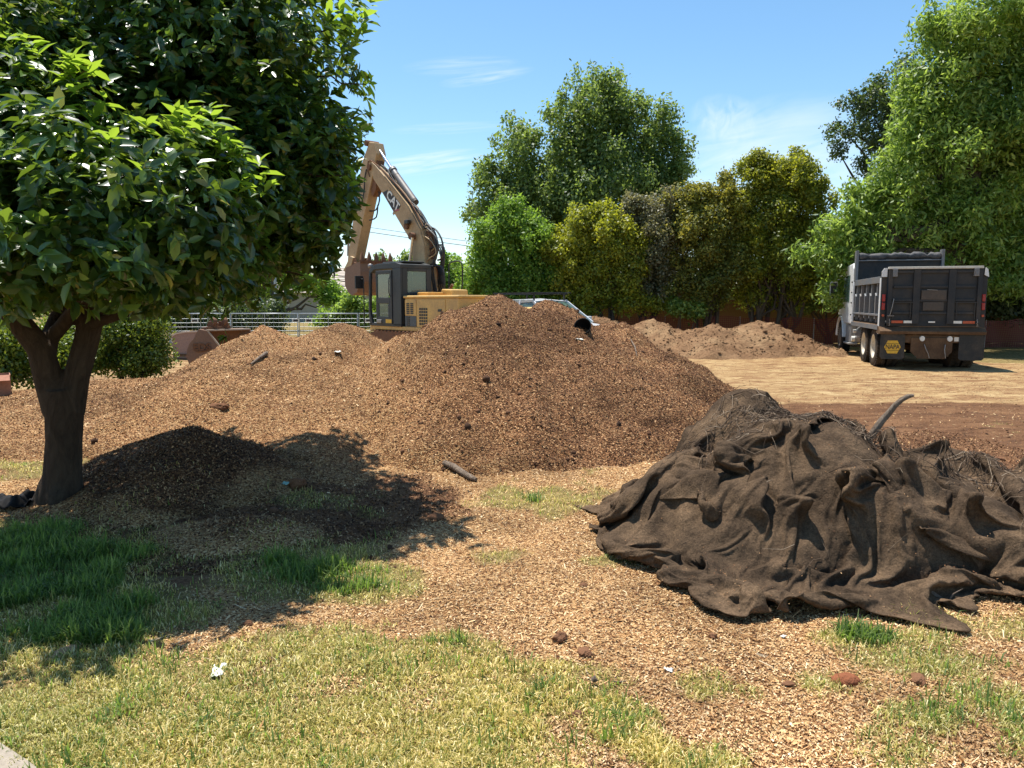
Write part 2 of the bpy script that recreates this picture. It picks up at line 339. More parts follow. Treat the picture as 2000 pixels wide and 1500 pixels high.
def terrain(name, fz, x0, x1, y0, y1, step, mat, cut=-.06):
    X, Y = np.meshgrid(np.arange(x0, x1, step), np.arange(y0, y1, step), indexing='xy')
    Z = fz(X, Y); Gz = ground_z(X, Y); keep = Z > Gz + cut
    Z = np.maximum(Z, Gz - .25); Fq = gridf(*X.shape); kf = keep.ravel()[Fq].any(1)
    Fq = Fq[kf]; used = np.unique(Fq); mp = np.zeros(X.size, int); mp[used] = np.arange(len(used))
    V = np.stack([X.ravel(), Y.ravel(), Z.ravel()], 1)[used]
    return mesh_np(name, V, mp[Fq], mat, smooth=True, attrs={'pale': lightmix(V[:, 0], V[:, 1])} if fz is dark_z else {'pale': humpmix(V[:, 0], V[:, 1])} if fz is hump_z else None)
# ground: one sheet, fine near the camera and coarse towards the horizon
def axis(lo, hi, fine0, fine1, st):
    a = list(np.arange(fine0, fine1, st)); d = st; x = fine1
    while x < hi: a.append(x); d *= 1.16; x += d
    a.append(hi); d = st; x = fine0; b = []
    while x > lo: d *= 1.16; x -= d; b.append(max(x, lo))
    return np.array(b[::-1] + a)
ax_ = axis(-900, 900, -9, 14, .05); ay_ = axis(-60, 1500, 1.6, 15, .05)
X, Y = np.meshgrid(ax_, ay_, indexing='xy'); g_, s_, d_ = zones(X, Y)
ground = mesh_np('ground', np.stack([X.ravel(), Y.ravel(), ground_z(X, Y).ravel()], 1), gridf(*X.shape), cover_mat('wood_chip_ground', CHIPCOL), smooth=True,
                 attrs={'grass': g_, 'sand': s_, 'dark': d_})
tag(ground, kind='structure')
HEAPCOL = [(0, (.05, .022, .011)), (.2, (.14, .062, .027)), (.42, (.27, .125, .052)), (.62, (.38, .20, .086)), (.84, (.50, .30, .135)), (1, (.68, .46, .24))]
M_heap = cover_mat('chip_heap', HEAPCOL, False); M_hump = cover_mat('shade_dark_mulch', [(p, tuple(q * .7 for q in c)) for p, c in SOILCOL], False, CHIPCOL); M_dark = cover_mat('dark_mulch', SOILCOL, False, HEAPCOL)  # hump mulch colour is darkened to carry some of the tree's shade
tag(terrain('mulch_heap', light_z, -9.5, 2.0, 5.0, 16, .05, M_heap), 'long heap of pale brown wood chips left of the dark mound', 'mulch heap', 'heaps of mulch and soil')
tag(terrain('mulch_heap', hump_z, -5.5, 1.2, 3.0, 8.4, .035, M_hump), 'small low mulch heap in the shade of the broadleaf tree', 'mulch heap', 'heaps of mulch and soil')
tag(terrain('mulch_heap', dark_z, -4.5, 6.0, 5.5, 15.2, .045, M_dark), 'tall dark brown mulch mound in the centre of the yard', 'mulch heap', 'heaps of mulch and soil')
soilm, n, l, b = new_mat('dry_soil'); b.inputs['Roughness'].default_value = 1; b.inputs['Specular IOR Level'].default_value = .1
a = noise(n, l, 1.2, 8, .7); r = ramp(n, [(.3, (.16, .085, .044)), (.5, (.29, .17, .09)), (.7, (.42, .27, .145))]); l.new(a.outputs[0], r.inputs[0]); l.new(r.outputs[0], b.inputs['Base Color'])
a = noise(n, l, 9, 8, .75); bump(n, l, b, a.outputs[0], 1, .12)
tag(terrain('soil_heap', soil_z, -1, 13, 20, 28, .07, soilm), 'long light brown heap of loose soil beside the orange mesh fence', 'soil heap', 'heaps of mulch and soil')
# ---------------------------------------------------------------- scattered chips, clods and grass (nobody could count them)
def surf(x, y):
    zs = np.stack([ground_z(x, y), light_z(x, y), hump_z(x, y), dark_z(x, y)], 0); return zs
def scatter(n, x0, x1, y0, y1, dens_pow=1.0):
    """points denser towards the camera, inside the view wedge"""
    t = rng.random(n) ** dens_pow; y = y0 + (y1 - y0) * t; half = y * .78 + .4
    x = rng.uniform(-1, 1, n) * half; k = (x > x0) & (x < x1); return x[k], y[k]
def place(x, y, lift=.004):
    zs = surf(x, y); z = zs.max(0); w = zs.argmax(0); e = .03
    zx = (surf(x + e, y).max(0) - z) / e; zy = (surf(x, y + e).max(0) - z) / e
    N = unit(np.stack([-zx, -zy, np.ones_like(z)], 1)); return np.stack([x, y, z], 1) + N * lift, N, w
def island_mat(name, cols, rough=.85):
    m, n, l, b = new_mat(name); g = n.new('ShaderNodeNewGeometry'); r = ramp(n, cols); l.new(g.outputs['Random Per Island'], r.inputs[0])
    q = noise(n, l, 1.3, 8, .68, dist=.6); k = ramp(n, [(.36, (.50, .46, .43)), (.50, (.95, .94, .93)), (.66, (1.16, 1.14, 1.10))]); l.new(q.outputs[0], k.inputs[0]); l.new(mixc(n, l, 1.0, r.outputs[0], k.outputs[0], 'MULTIPLY'), b.inputs['Base Color'])
    b.inputs['Roughness'].default_value = rough; b.inputs['Specular IOR Level'].default_value = .25; return m
M_chip = island_mat('chip_scatter', [(0, (.08, .036, .017)), (.10, (.24, .11, .048)), (.28, (.45, .24, .10)), (.52, (.60, .37, .17)), (.78, (.72, .49, .25)), (1, (.86, .67, .42))])
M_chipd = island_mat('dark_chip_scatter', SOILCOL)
x, y = scatter(430000, -9, 14, 2.2, 15, 1.75); P, N, w = place(x, y, .006); g, s, d = zones(x, y)
keep = ((w == 0) | (w == 1) | ((w == 2) & (rng.random(len(x)) < .12 + .8 * humpmix(x, y))) | ((w == 3) & (rng.random(len(x)) < lightmix(x, y) * .95))) & ((w > 0) | ((s < .3) & (rng.random(len(x)) > np.clip(g * 1.5 - .1, 0, .86)) & (rng.random(len(x)) > d * .96)))
sc = np.clip(P[:, 1] / 9, .56, 1.05)[keep] * rng.choice([.7, 1, 1.5], keep.sum(), p=[.5, .42, .08])
M_chiph = island_mat('heap_chip_scatter', [(0, (.05, .024, .012)), (.16, (.15, .066, .028)), (.36, (.31, .145, .06)), (.58, (.42, .225, .096)), (.82, (.56, .34, .155)), (1, (.80, .58, .33))])
Lk = rng.uniform(.010, .036, keep.sum()) * sc; Wk = rng.uniform(.0055, .014, keep.sum()) * sc; lg = rng.random(keep.sum()) < .012; Lk[lg] = rng.uniform(.05, .11, lg.sum()); Pk, Nk = P[keep], N[keep]
fl = (w[keep] == 0) & (rng.random(keep.sum()) < sst(9.5, 7.0, Pk[:, 1] + 1.2 * fbm(Pk[:, 0], Pk[:, 1], .7, 3, 19)) * .9 + .1)
tag(chips('wood_chips', Pk[fl], Nk[fl], Lk[fl], Wk[fl], M_chip, tilt=.55), kind='stuff')
tag(chips('heap_wood_chips', Pk[~fl], Nk[~fl], Lk[~fl], Wk[~fl], M_chiph, tilt=.6), kind='stuff')
x, y = scatter(260000, -5.2, 5.5, 4.2, 13, 1.2); P, N, w = place(x, y, .006); keep = ((w == 3) & (rng.random(len(x)) > lightmix(x, y) * .9)) | ((w == 2) & (rng.random(len(x)) > humpmix(x, y))) | ((w == 0) & (zones(x, y)[2] > .35) & (y < 9) & (rng.random(len(x)) < .8))  # dark chips also cover the soil darkened for the tree's shade
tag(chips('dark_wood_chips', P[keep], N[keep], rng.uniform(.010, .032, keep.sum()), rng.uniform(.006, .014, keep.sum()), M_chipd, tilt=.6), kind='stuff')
# soil clods: small lumpy stones of dark soil
def clods(name, P, N, rad, mat):
    n = len(P); ico = np.array([(0, 0, 1), (.894, 0, .447), (.276, .851, .447), (-.724, .526, .447), (-.724, -.526, .447), (.276, -.851, .447), (.724, .526, -.447), (-.276, .851, -.447), (-.894, 0, -.447), (-.276, -.851, -.447), (.724, -.526, -.447), (0, 0, -1)])
    T = np.array([(0, 1, 2), (0, 2, 3), (0, 3, 4), (0, 4, 5), (0, 5, 1), (1, 6, 2), (2, 7, 3), (3, 8, 4), (4, 9, 5), (5, 10, 1), (6, 7, 2), (7, 8, 3), (8, 9, 4), (9, 10, 5), (10, 6, 1), (11, 7, 6), (11, 8, 7), (11, 9, 8), (11, 10, 9), (11, 6, 10)])
    V = ico[None] * rng.uniform(.55, 1.25, (n, 12, 1)) * rad[:, None, None] * rng.uniform(.6, 1.2, (n, 1, 3)) + P[:, None]
    return mesh_np(name, V.reshape(-1, 3), (T[None] + (np.arange(n) * 12)[:, None, None]).reshape(-1, 3), mat)
x, y = scatter(6500, -9, 14, 2.4, 14, 1.3); P, N, w = place(x, y, .0); g, s, d = zones(x, y)
cl = vn(x * 1.3, y * 1.3, 9); keep = np.where(w == 3, rng.random(len(x)) < .95, (rng.random(len(x)) < .16) & (cl > .02) & (s < .5))
M_clod = island_mat('soil_clod', [(0, (.03, .016, .01)), (.5, (.09, .045, .024)), (1, (.20, .10, .055))], 1)
rad = rng.lognormal(-4.45, .5, keep.sum()) * np.where(w[keep] == 3, 1.15, .9)
tag(clods('soil_clods', P[keep], N[keep], np.clip(rad, .006, .055), M_clod), kind='stuff')
x, y = scatter(60000, -9, 16, 8, 24, .8); g, s, d = zones(x, y); z = ground_z(x, y); k = ((s > .4) | (d > .4)) & (surf(x, y).argmax(0) == 0) & (rng.random(len(x)) < .3 + .5 * (fbm(x * .5, y * 2.2, 1.5, 3, 17) > .05)); q = k.sum()
M_straw = island_mat('track_litter', [(0, (.05, .025, .012)), (.4, (.17, .09, .04)), (.75, (.36, .22, .10)), (1, (.62, .46, .25))])
tag(chips('track_litter', np.stack([x, y, z + .008], 1)[k], np.tile([0, 0, 1.0], (q, 1)), rng.uniform(.015, .06, q), rng.uniform(.006, .014, q), M_straw, tilt=.25), kind='stuff')
x = rng.uniform(0, 12, 5000); y = rng.uniform(21, 25.5, 5000); z = soil_z(x, y); k = z > .05
tag(clods('dry_soil_clods', np.stack([x, y, z], 1)[k], None, np.clip(rng.lognormal(-3.8, .5, k.sum()), .01, .09), soilm), kind='stuff')
# grass blades
def blades(name, x, y, z, L, Wd, mat, flop=.6):
    n = len(x); P = np.stack([x, y, z], 1); a = rng.uniform(0, 2 * math.pi, n); D = np.stack([np.cos(a), np.sin(a), np.zeros(n)], 1); S = np.stack([-np.sin(a), np.cos(a), np.zeros(n)], 1)
    L = L[:, None]; Wd = Wd[:, None]; f = rng.uniform(.15, 1.2, n)[:, None] * flop; U = np.array([[0, 0, 1.0]])
    p1 = P + L * .5 * (U * np.cos(f * .5) + D * np.sin(f * .5)); p2 = p1 + L * .5 * (U * np.cos(f * 1.6) + D * np.sin(f * 1.6))
    V = np.stack([P - S * Wd * .5, P + S * Wd * .5, p1 + S * Wd * .45, p1 - S * Wd * .45, p2 + S * Wd * .08, p2 - S * Wd * .08], 1).reshape(-1, 3); o = (np.arange(n) * 6)[:, None]
    return mesh_np(name, V, np.concatenate([o + np.array([0, 1, 2, 3]), o + np.array([3, 2, 4, 5])], 0), mat)
x, y = scatter(560000, -9, 14, 2.2, 12, 2.3); g, s, d = zones(x, y); zs = surf(x, y); w = zs.argmax(0); z = zs.max(0)
dry0 = sst(3.4, 3.0, y + .15 * vn(x * 2, y * 2, 4)) * .8 + .25 * (x > -1.2)
keep = (rng.random(len(x)) < np.clip(g * 1.1, 0, 1)) & (w != 3) & (w != 1) & ((w == 0) | (rng.random(len(x)) < .25))
lush = sst(.75, 1.15, g) * (y > 3.3) + .35 * (np.hypot(x - gp(1150, 1380).x, y - gp(1150, 1380).y) < .26)
kd = keep & (rng.random(len(x)) < np.clip(1.0 - lush * .85 + .35 * fbm(x, y, 1.4, 3, 13) * (y < 3.5), .08, .95)); kg = keep & ~kd
M_dry = leafmat('dry_grass', [(0, (.11, .11, .03)), (.3, (.26, .245, .07)), (.6, (.48, .39, .15)), (.85, (.70, .56, .28)), (1, (.90, .80, .52))], .8, .3, (.5, .45, .15), .2)
M_grass = leafmat('green_grass', [(0, (.035, .065, .022)), (.5, (.085, .14, .04)), (1, (.24, .28, .09))], .6, .35, (.3, .45, .08), .3)
L = rng.uniform(.016, .05, kd.sum()) * (1 + .9 * vn(x[kd] * 9, y[kd] * 9, 14)); tag(blades('dry_grass', x[kd], y[kd], z[kd], L, L * .06 + .0018, M_dry, 1.7), kind='stuff')
L = rng.uniform(.03, .085, kg.sum()) * (.7 + .6 * lush[kg]) * (1 + 1.1 * vn(x[kg] * 7, y[kg] * 7, 15)); tag(blades('green_grass', x[kg], y[kg], z[kg], L, L * .065 + .0022, M_grass, .9), kind='stuff')
# ---------------------------------------------------------------- bark
def bark(name, c0, c1, sc=9):
    m, n, l, b = new_mat(name); b.inputs['Roughness'].default_value = .95; b.inputs['Specular IOR Level'].default_value = .15
    tc = n.new('ShaderNodeTexCoord'); mp = n.new('ShaderNodeMapping'); mp.inputs['Scale'].default_value = (1, 1, .3); l.new(tc.outputs['Object'], mp.inputs[0])
    a = noise(n, l, sc, 10, .75, vec=mp.outputs[0], dist=1.6); r = ramp(n, [(.3, c0), (.7, c1)]); l.new(a.outputs[0], r.inputs[0]); l.new(r.outputs[0], b.inputs['Base Color'])
    bump(n, l, b, a.outputs[0], 1, .06); return m
M_bark = bark('citrus_bark', (.035, .024, .017), (.12, .085, .058)); M_bark2 = bark('grey_brown_bark', (.05, .04, .03), (.15, .12, .09), 4)
def wig(p, q, n=6, a=.06, seed=0):
    r = random.Random(seed); p, q = Vector(p), Vector(q); L = (q - p).length; out = []
    for i in range(n + 1):
        t = i / n; j = Vector((r.uniform(-1, 1), r.uniform(-1, 1), r.uniform(-1, 1))) * a * L * (0 if i in (0, n) else 1); out.append(p.lerp(q, t) + j)
    return out
def shoots(blobs, n, shell=(.62, 1.06), up=.25, lump=.16):
    """twig tips spread through the outer crown: positions and outward directions"""
    vol = np.array([b[1][0] * b[1][1] * b[1][2] for b in blobs]) ** (2 / 3); k = rng.choice(len(blobs), n, p=vol / vol.sum())
    c = np.array([b[0] for b in blobs])[k]; r = np.array([b[1] for b in blobs])[k]; d = rvec(n)
    d[:, 2] = np.where((d[:, 2] < -.55) & (rng.random(n) < .5), -d[:, 2], d[:, 2])
    lu = 1 + lump * 2 * (vn(d[:, 0] * 3 + k, d[:, 1] * 3 + d[:, 2] * 2.3, 3)) + lump * 1.4 * vn(d[:, 0] * 8, d[:, 1] * 8 + d[:, 2] * 7 + k, 6)
    t = (rng.uniform(shell[0] ** 2, shell[1] ** 2, n) ** .5) * lu
    return c + d * r * t[:, None], unit(d * .8 + np.array([0, 0, up]) + rng.normal(size=(n, 3)) * .35)
def rosette(P, S, m, L, Wd, droop=.25, spread=.9, shape='fold'):
    """m leaves round each twig tip"""
    n = len(P); P = np.repeat(P, m, 0); S = np.repeat(S, m, 0); ph = rng.uniform(0, 2 * math.pi, n * m)
    A = unit(np.cross(S, rvec(n * m))); B = np.cross(S, A); Rd = A * np.cos(ph)[:, None] + B * np.sin(ph)[:, None]
    D = unit(Rd * spread + S * rng.uniform(.1, .9, (n * m, 1)) + np.array([0, 0, -droop]) + rng.normal(size=(n * m, 3)) * .15)
    l_ = L * np.clip(rng.normal(.9, .24, n * m), .4, 1.35); Nn = unit(S - D * np.sum(S * D, 1, keepdims=True) + np.array([0, 0, .35]) + rng.normal(size=(n * m, 3)) * .28)
    C0 = P + S * rng.uniform(-.6, .25, (n * m, 1)) * L + D * l_[:, None] * .5
    return leaves(C0, Nn, l_, l_ * Wd / L, shape, D)
# ---------------------------------------------------------------- the broadleaf tree on the left
def cblob(u, v, Y, ru, rv, ry): return (tuple(px(u, v, Y)), (ru * Y / F, ry, rv * Y / F))
base = gp(118, 985)
t0 = empty('broadleaf_tree', base, 0, 'big dark green broadleaf tree with a short forked trunk in the left foreground', 'tree')
def W2(u, v, Y): return px(u, v, Y) - base
m = MB(); by = base.y
m.tube([W2(112, 1010, by), W2(116, 975, by), W2(122, 930, by), W2(125, 860, by), W2(126, 800, by), W2(122, 760, by)], [.25, .185, .14, .13, .14, .14], 14)
for q in ((60, 1000, by - .1), (170, 1003, by - .05), (110, 1030, by - .25), (75, 985, by + .2)): m.tube([W2(115, 950, by), W2((115 + q[0]) / 2, 978, (by + q[2]) / 2), W2(*q)], [.15, .09, .02], 8)
m.tube([W2(118, 800, by), W2(95, 740, by), W2(78, 680, by - .05), W2(30, 620, by - .15), W2(-20, 560, by - .3), W2(-40, 420, by - .5)], [.13, .105, .095, .085, .07, .045], 12)
m.tube([W2(130, 800, by), W2(150, 735, by + .05), W2(168, 670, by + .1), W2(183, 600, by + .1), W2(215, 480, by + .2), W2(290, 300, by + .3), W2(330, 120, by + .4)], [.135, .095, .092, .092, .085, .06, .03], 12)
m.tube([W2(88, 700, by), W2(100, 650, by + .1), W2(120, 600, by + .2), W2(100, 440, by), W2(60, 250, by - .2)], [.075, .065, .06, .045, .025], 10)
m.tube([W2(100, 660, by + .05), W2(125, 632, by), W2(150, 600, by - .1), W2(240, 520, by - .5), W2(350, 420, by - .9)], [.06, .055, .055, .045, .02], 8)
for a, b_, s in (((215, 480, by + .2), (430, 330, by + .3), 1), ((290, 300, by + .3), (480, 120, by + .2), 2), ((215, 480, by + .2), (560, 480, by + .2), 3), ((168, 640, by + .1), (400, 560, by - .3), 4), ((430, 330, by + .3), (640, 260, by + .2), 5), ((-20, 500, by - .3), (-200, 380, by - .6), 6)):
    m.tube(wig(W2(*a), W2(*b_), 6, .05, s), [.05, .045, .04, .034, .028, .02, .01], 7)
tr = m.build('trunk', M_bark, t0); rm = tr.modifiers.new('join', 'REMESH'); rm.mode = 'VOXEL'; rm.voxel_size = .017; rm.use_smooth_shade = True
blo = [cblob(425, 320, 6.2, 225, 230, 1.35), cblob(490, 290, 7.4, 105, 150, 1.0), cblob(250, 280, 7.5, 150, 160, 1.0), cblob(380, 150, 7.2, 130, 110, .9), cblob(455, 120, 6.1, 198, 190, 1.0), cblob(300, 60, 6.0, 240, 200, 1.1), cblob(535, 350, 6.1, 108, 145, 1.0), cblob(495, 460, 6.1, 88, 85, 1.0), cblob(610, 395, 6.0, 62, 95, .7), cblob(600, 490, 6.0, 52, 48, .5), cblob(640, 300, 6.0, 50, 90, .6), cblob(290, 465, 6.1, 250, 105, 1.3), cblob(30, 560, 4.7, 90, 60, .4), cblob(300, 560, 4.7, 60, 50, .35),
       cblob(60, 330, 4.7, 150, 190, .95), cblob(230, 420, 4.6, 220, 150, 1.0), cblob(400, 430, 4.6, 100, 140, .7), cblob(120, 510, 4.5, 250, 90, 1.0), cblob(-170, 350, 5.0, 230, 260, 1.1), cblob(350, 520, 4.9, 150, 80, .7), cblob(40, 130, 5.2, 160, 130, .8),
       cblob(395, 320, 4.65, 55, 75, .25), cblob(30, 170, 4.6, 70, 80, .35)]
blo = [(tuple(Vector(c) - base), r) for c, r in blo]
M_leaf = leafmat('citrus_leaf', [(0, (.012, .038, .012)), (.45, (.028, .078, .020)), (.8, (.06, .13, .028)), (.95, (.14, .22, .045)), (1, (.32, .27, .06))], .30, .20, (.30, .42, .04), .5)
P, S = shoots(blo, 10200, (.60, 1.06), .25, .30); V1, Q1 = rosette(P, S, 8, .106, .047)
P, S = shoots(blo, 2000, (.2, .62)); V2, Q2 = rosette(P, S, 6, .125, .06)
crown = mesh_np('crown', np.concatenate([V1, V2]), np.concatenate([Q1, Q2 + len(V1)]), M_leaf, t0, smooth=False)
# stray twigs on the right edge, young tips coloured bright to read as sunlit tops of the boughs
M_tip = leafmat('sunlit_young_leaf', [(0, (.06, .13, .02)), (1, (.17, .27, .045))], .38, .35, (.45, .6, .06), .4)  # brighter leaf colour paints sunlight onto the crown
m = MB(); tp = []
for (u, v, Y, u2, v2) in ((620, 150, 5.9, 716, 165), (640, 260, 5.9, 706, 222), (600, 430, 5.7, 668, 436), (600, 340, 5.7, 690, 350), (600, 60, 6, 690, 50), (560, 530, 5.8, 620, 556)):
    a = wig(W2(u, v, Y), W2(u2, v2, Y), 4, .08, int(u)); m = MB(); m.tube(a, [.008, .007, .006, .005, .004], 5); m.build('twig', M_bark, t0); tp += [tuple(a[-1]), tuple(a[-2]), tuple(a[-3])]
P = np.array(tp); V1, Q1 = rosette(P, unit(np.array([.6, 0, .6]) + rng.normal(size=P.shape) * .3), 7, .11, .045)
pt = []
for (u, v, Y, k, sr) in ((400, 262, 4.5, 10, .16), (350, 235, 4.55, 3, .05), (455, 300, 4.55, 5, .09), (60, 110, 4.5, 9, .2), (110, 180, 4.45, 5, .13), (20, 95, 4.4, 5, .12), (160, 255, 4.4, 5, .1), (250, 300, 4.3, 7, .22), (320, 340, 4.2, 4, .12), (470, 370, 4.5, 4, .08), (640, 50, 5.8, 8, .2), (680, 100, 5.9, 6, .12), (560, 30, 5.9, 6, .2), (690, 260, 5.8, 3, .1), (190, 310, 4.3, 4, .1)):
    c = np.array(W2(u, v, Y)); pt.append(c + rng.normal(size=(k, 3)) * sr * np.array([1, .6, .45]))
P = np.concatenate(pt); V2, Q2 = rosette(P, unit(np.array([0, -.1, 1.0]) + rng.normal(size=P.shape) * .35), 7, .12, .046, .1)
mesh_np('sunlit_young_leaves', np.concatenate([V1, V2]), np.concatenate([Q1, Q2 + len(V1)]), M_tip, t0)
# ---------------------------------------------------------------- trees and shrubs further away
def far_tree(name, label, cat, Y, blobs, foot, mat, nleaf, L, Wd, trunk_r=.18, stems=1, sub=.42, nsub=9, group=None, hang=0.0, dy=1.0, rnd=.55, seed=0, gz=0.0, inner=.25):
    global rng
    rng = np.random.default_rng(100 + seed)
    b0 = px(foot[0], 600, Y); b0.z = gz; root = empty(name, b0, 0, label, cat, group)
    B = []; big = []
    for (u, v, ru, rv) in blobs:
        c = np.array(px(u, v, Y)) - np.array(b0); R_ = np.array([ru * Y / F, (ru + rv) * .5 * Y / F * dy, rv * Y / F]); big.append((c, R_))
        k = max(3, int(nsub * (ru * rv / 6000.) ** .6)); d = rvec(k); d[:, 2] = np.where(d[:, 2] < -.6, -d[:, 2], d[:, 2])
        for i in range(k):
            s = sub * rng.uniform(.7, 1.25); B.append((tuple(c + d[i] * R_ * rng.uniform(.58, 1.0)), tuple(np.clip(R_ * s, .25, None) * rng.uniform(.8, 1.2, 3))))
    for (c, R_) in big:      # small upright sprigs that break the outline
        for q in range(5 if nleaf > 12000 else 2):
            d = rvec(1)[0]; d[2] = abs(d[2]) * .9 + .1; d /= np.linalg.norm(d); B.append((tuple(c + d * R_ * rng.uniform(.95, 1.14)), tuple(np.array([.11, .11, .24]) * R_.mean() * rng.uniform(.7, 1.3))))
    n1 = int(nleaf * (1 - inner)); n2 = nleaf - n1
    P, S = shoots(B, n1, (.45, 1.05), .3, .42); P2, S2 = shoots([(tuple(c), tuple(r * .8)) for c, r in big], n2, (.1, 1.0), .3, .1)
    P = np.concatenate([P, P2]); S = np.concatenate([S, S2])
    P = P + rng.normal(size=P.shape) * L * .6
    Nn = unit(S + rng.normal(size=P.shape) * rnd); D = rvec(len(P)) + np.array([0, 0, -hang])
    l_ = L * rng.uniform(.6, 1.25, len(P)); V, Q = leaves(P, Nn, l_, l_ * Wd / L, 'quad', D)
    z_ok = P[:, 2] > .12 - gz; Q = Q[z_ok]
    mesh_np('crown', V, Q, mat, root)
    m = MB(); r = random.Random(seed); cs = [Vector(c) for c, _ in big]
    for s in range(stems):
        a = Vector(((s - (stems - 1) / 2) * trunk_r * 2.2, r.uniform(-.2, .2) * (stems > 1), -.1)); tgt = cs[r.randrange(len(cs))] if stems > 1 else max(cs, key=lambda q: q.z)
        mid = a.lerp(tgt, .45) + Vector((r.uniform(-.2, .2), r.uniform(-.2, .2), 0)); mid.x = mid.x * .55 + a.x * .45 if stems == 1 else mid.x
        m.tube([a, a.lerp(mid, .5) + Vector((r.uniform(-.1, .1), 0, 0)), mid, mid.lerp(tgt, .6), tgt], [trunk_r * 1.1, trunk_r * .9, trunk_r * .72, trunk_r * .42, trunk_r * .1], 9)
        for q in cs:
            if r.random() < (.9 if stems == 1 else .35): m.tube(wig(mid.lerp(a, r.uniform(0, .3)), q, 5, .07, r.random()), [trunk_r * k for k in (.5, .42, .34, .26, .17, .06)], 6)
    m.build('trunk', M_bark2, root); return root
def greens(nm, a, b_, c, tr=.22, tcol=(.25, .38, .05), rough=.5): return leafmat(nm, [(0, a), (.5, b_), (1, c)], rough, tr, tcol, .35)
M1 = greens('dark_evergreen_leaf', (.022, .046, .016), (.075, .13, .042), (.17, .235, .08), .32, (.36, .46, .1))
M2 = greens('mid_green_leaf', (.035, .08, .014), (.12, .22, .032), (.27, .38, .07), .38)
M3 = greens('yellow_green_leaf', (.04, .065, .012), (.16, .19, .022), (.36, .36, .04), .32, (.5, .5, .04))
M4 = greens('grey_brown_leaf', (.045, .05, .028), (.14, .15, .08), (.26, .23, .15), .32, (.25, .22, .1))
M5 = greens('bronze_green_leaf', (.04, .055, .015), (.13, .165, .032), (.28, .27, .055), .36, (.35, .28, .05))
M6 = greens('olive_green_leaf', (.045, .07, .014), (.16, .19, .028), (.34, .34, .045), .38, (.35, .36, .03))
M7 = greens('bright_ash_leaf', (.025, .058, .014), (.115, .185, .034), (.32, .40, .11), .34, (.38, .52, .10))
M8 = greens('oak_leaf', (.014, .03, .014), (.055, .08, .038), (.12, .15, .075), .18)
M9 = greens('shrub_leaf', (.018, .042, .012), (.065, .115, .02), (.22, .28, .05), .25, (.35, .42, .04), .38)
G = 'row of trees along the back of the yard'
far_tree('evergreen_tree', 'tallest dark green tree with a many-peaked crown, centre back', 'tree', 37, [(1170, 240, 62, 105), (1225, 260, 60, 90), (1115, 270, 55, 90), (1170, 380, 120, 110), (1290, 320, 55, 95), (1270, 420, 70, 90), (1080, 370, 70, 100), (1010, 330, 50, 95), (965, 400, 45, 80), (1010, 460, 80, 100), (1110, 500, 110, 100), (1230, 500, 90, 90), (925, 420, 28, 20), (1325, 325, 35, 16), (950, 330, 25, 30)], (1150, 0), M1, 105000, .20, .11, .38, 1, .27, 20, G, seed=1, inner=.3)
far_tree('small_tree', 'light green leafy tree just right of the excavator', 'tree', 27.5, [(925, 600, 45, 40), (1070, 600, 60, 40), (1000, 440, 40, 45), (1030, 460, 40, 40), (985, 480, 62, 75), (1045, 520, 60, 75), (935, 545, 45, 60), (1000, 570, 90, 50), (1080, 580, 40, 40)], (1000, 0), M2, 60000, .13, .07, .08, 4, .30, 16, G, seed=2)
far_tree('small_tree', 'yellow green tree in the back row, left of the greyish tree', 'tree', 27, [(1120, 590, 60, 35), (1230, 590, 55, 35), (1220, 490, 40, 50), (1090, 500, 30, 40), (1130, 470, 48, 55), (1180, 470, 50, 60), (1210, 540, 60, 70), (1110, 530, 45, 50), (1160, 570, 60, 40), (1180, 425, 22, 22)], (1185, 0), M3, 60000, .12, .07, .07, 6, .30, 16, G, seed=3)
far_tree('small_tree', 'greyish brown tree with dusty sparse top in the back row', 'tree', 27.6, [(1270, 585, 55, 40), (1310, 500, 45, 70), (1320, 420, 40, 45), (1268, 420, 45, 45), (1290, 470, 50, 60), (1255, 530, 45, 60), (1300, 545, 50, 50), (1240, 400, 15, 15)], (1265, 0), M4, 48000, .11, .06, .06, 5, .30, 16, G, seed=4)
far_tree('small_tree', 'bronze green tree in the back row, left of the olive one', 'tree', 27, [(1370, 595, 60, 25), (1425, 540, 50, 60), (1425, 430, 45, 60), (1340, 410, 40, 40), (1375, 400, 50, 48), (1350, 470, 55, 60), (1400, 480, 50, 65), (1360, 550, 70, 50), (1418, 370, 14, 22)], (1385, 0), M5, 60000, .12, .065, .08, 6, .30, 16, G, seed=5)
far_tree('small_tree', 'broad olive green tree at the right end of the back row', 'tree', 27, [(1580, 560, 50, 50), (1470, 580, 50, 35), (1450, 430, 40, 60), (1590, 500, 40, 60), (1510, 370, 50, 50), (1480, 355, 40, 45), (1545, 365, 55, 55), (1500, 430, 75, 70), (1575, 430, 45, 70), (1455, 500, 45, 70), (1530, 520, 80, 70), (1475, 325, 14, 22), (1555, 320, 16, 18)], (1505, 0), M6, 90000, .12, .07, .10, 7, .30, 16, G, seed=6)
far_tree('oak_tree', 'dark grey green oak top showing behind the bright ash tree', 'tree', 33, [(1700, 215, 48, 50), (1655, 262, 42, 24), (1722, 165, 22, 26), (1668, 205, 26, 24), (1712, 275, 40, 36), (1690, 335, 32, 26), (1760, 250, 60, 110), (1640, 300, 15, 20), (1800, 420, 90, 120)], (1790, 0), M8, 34000, .14, .09, .26, 1, .28, 16, G, seed=7)
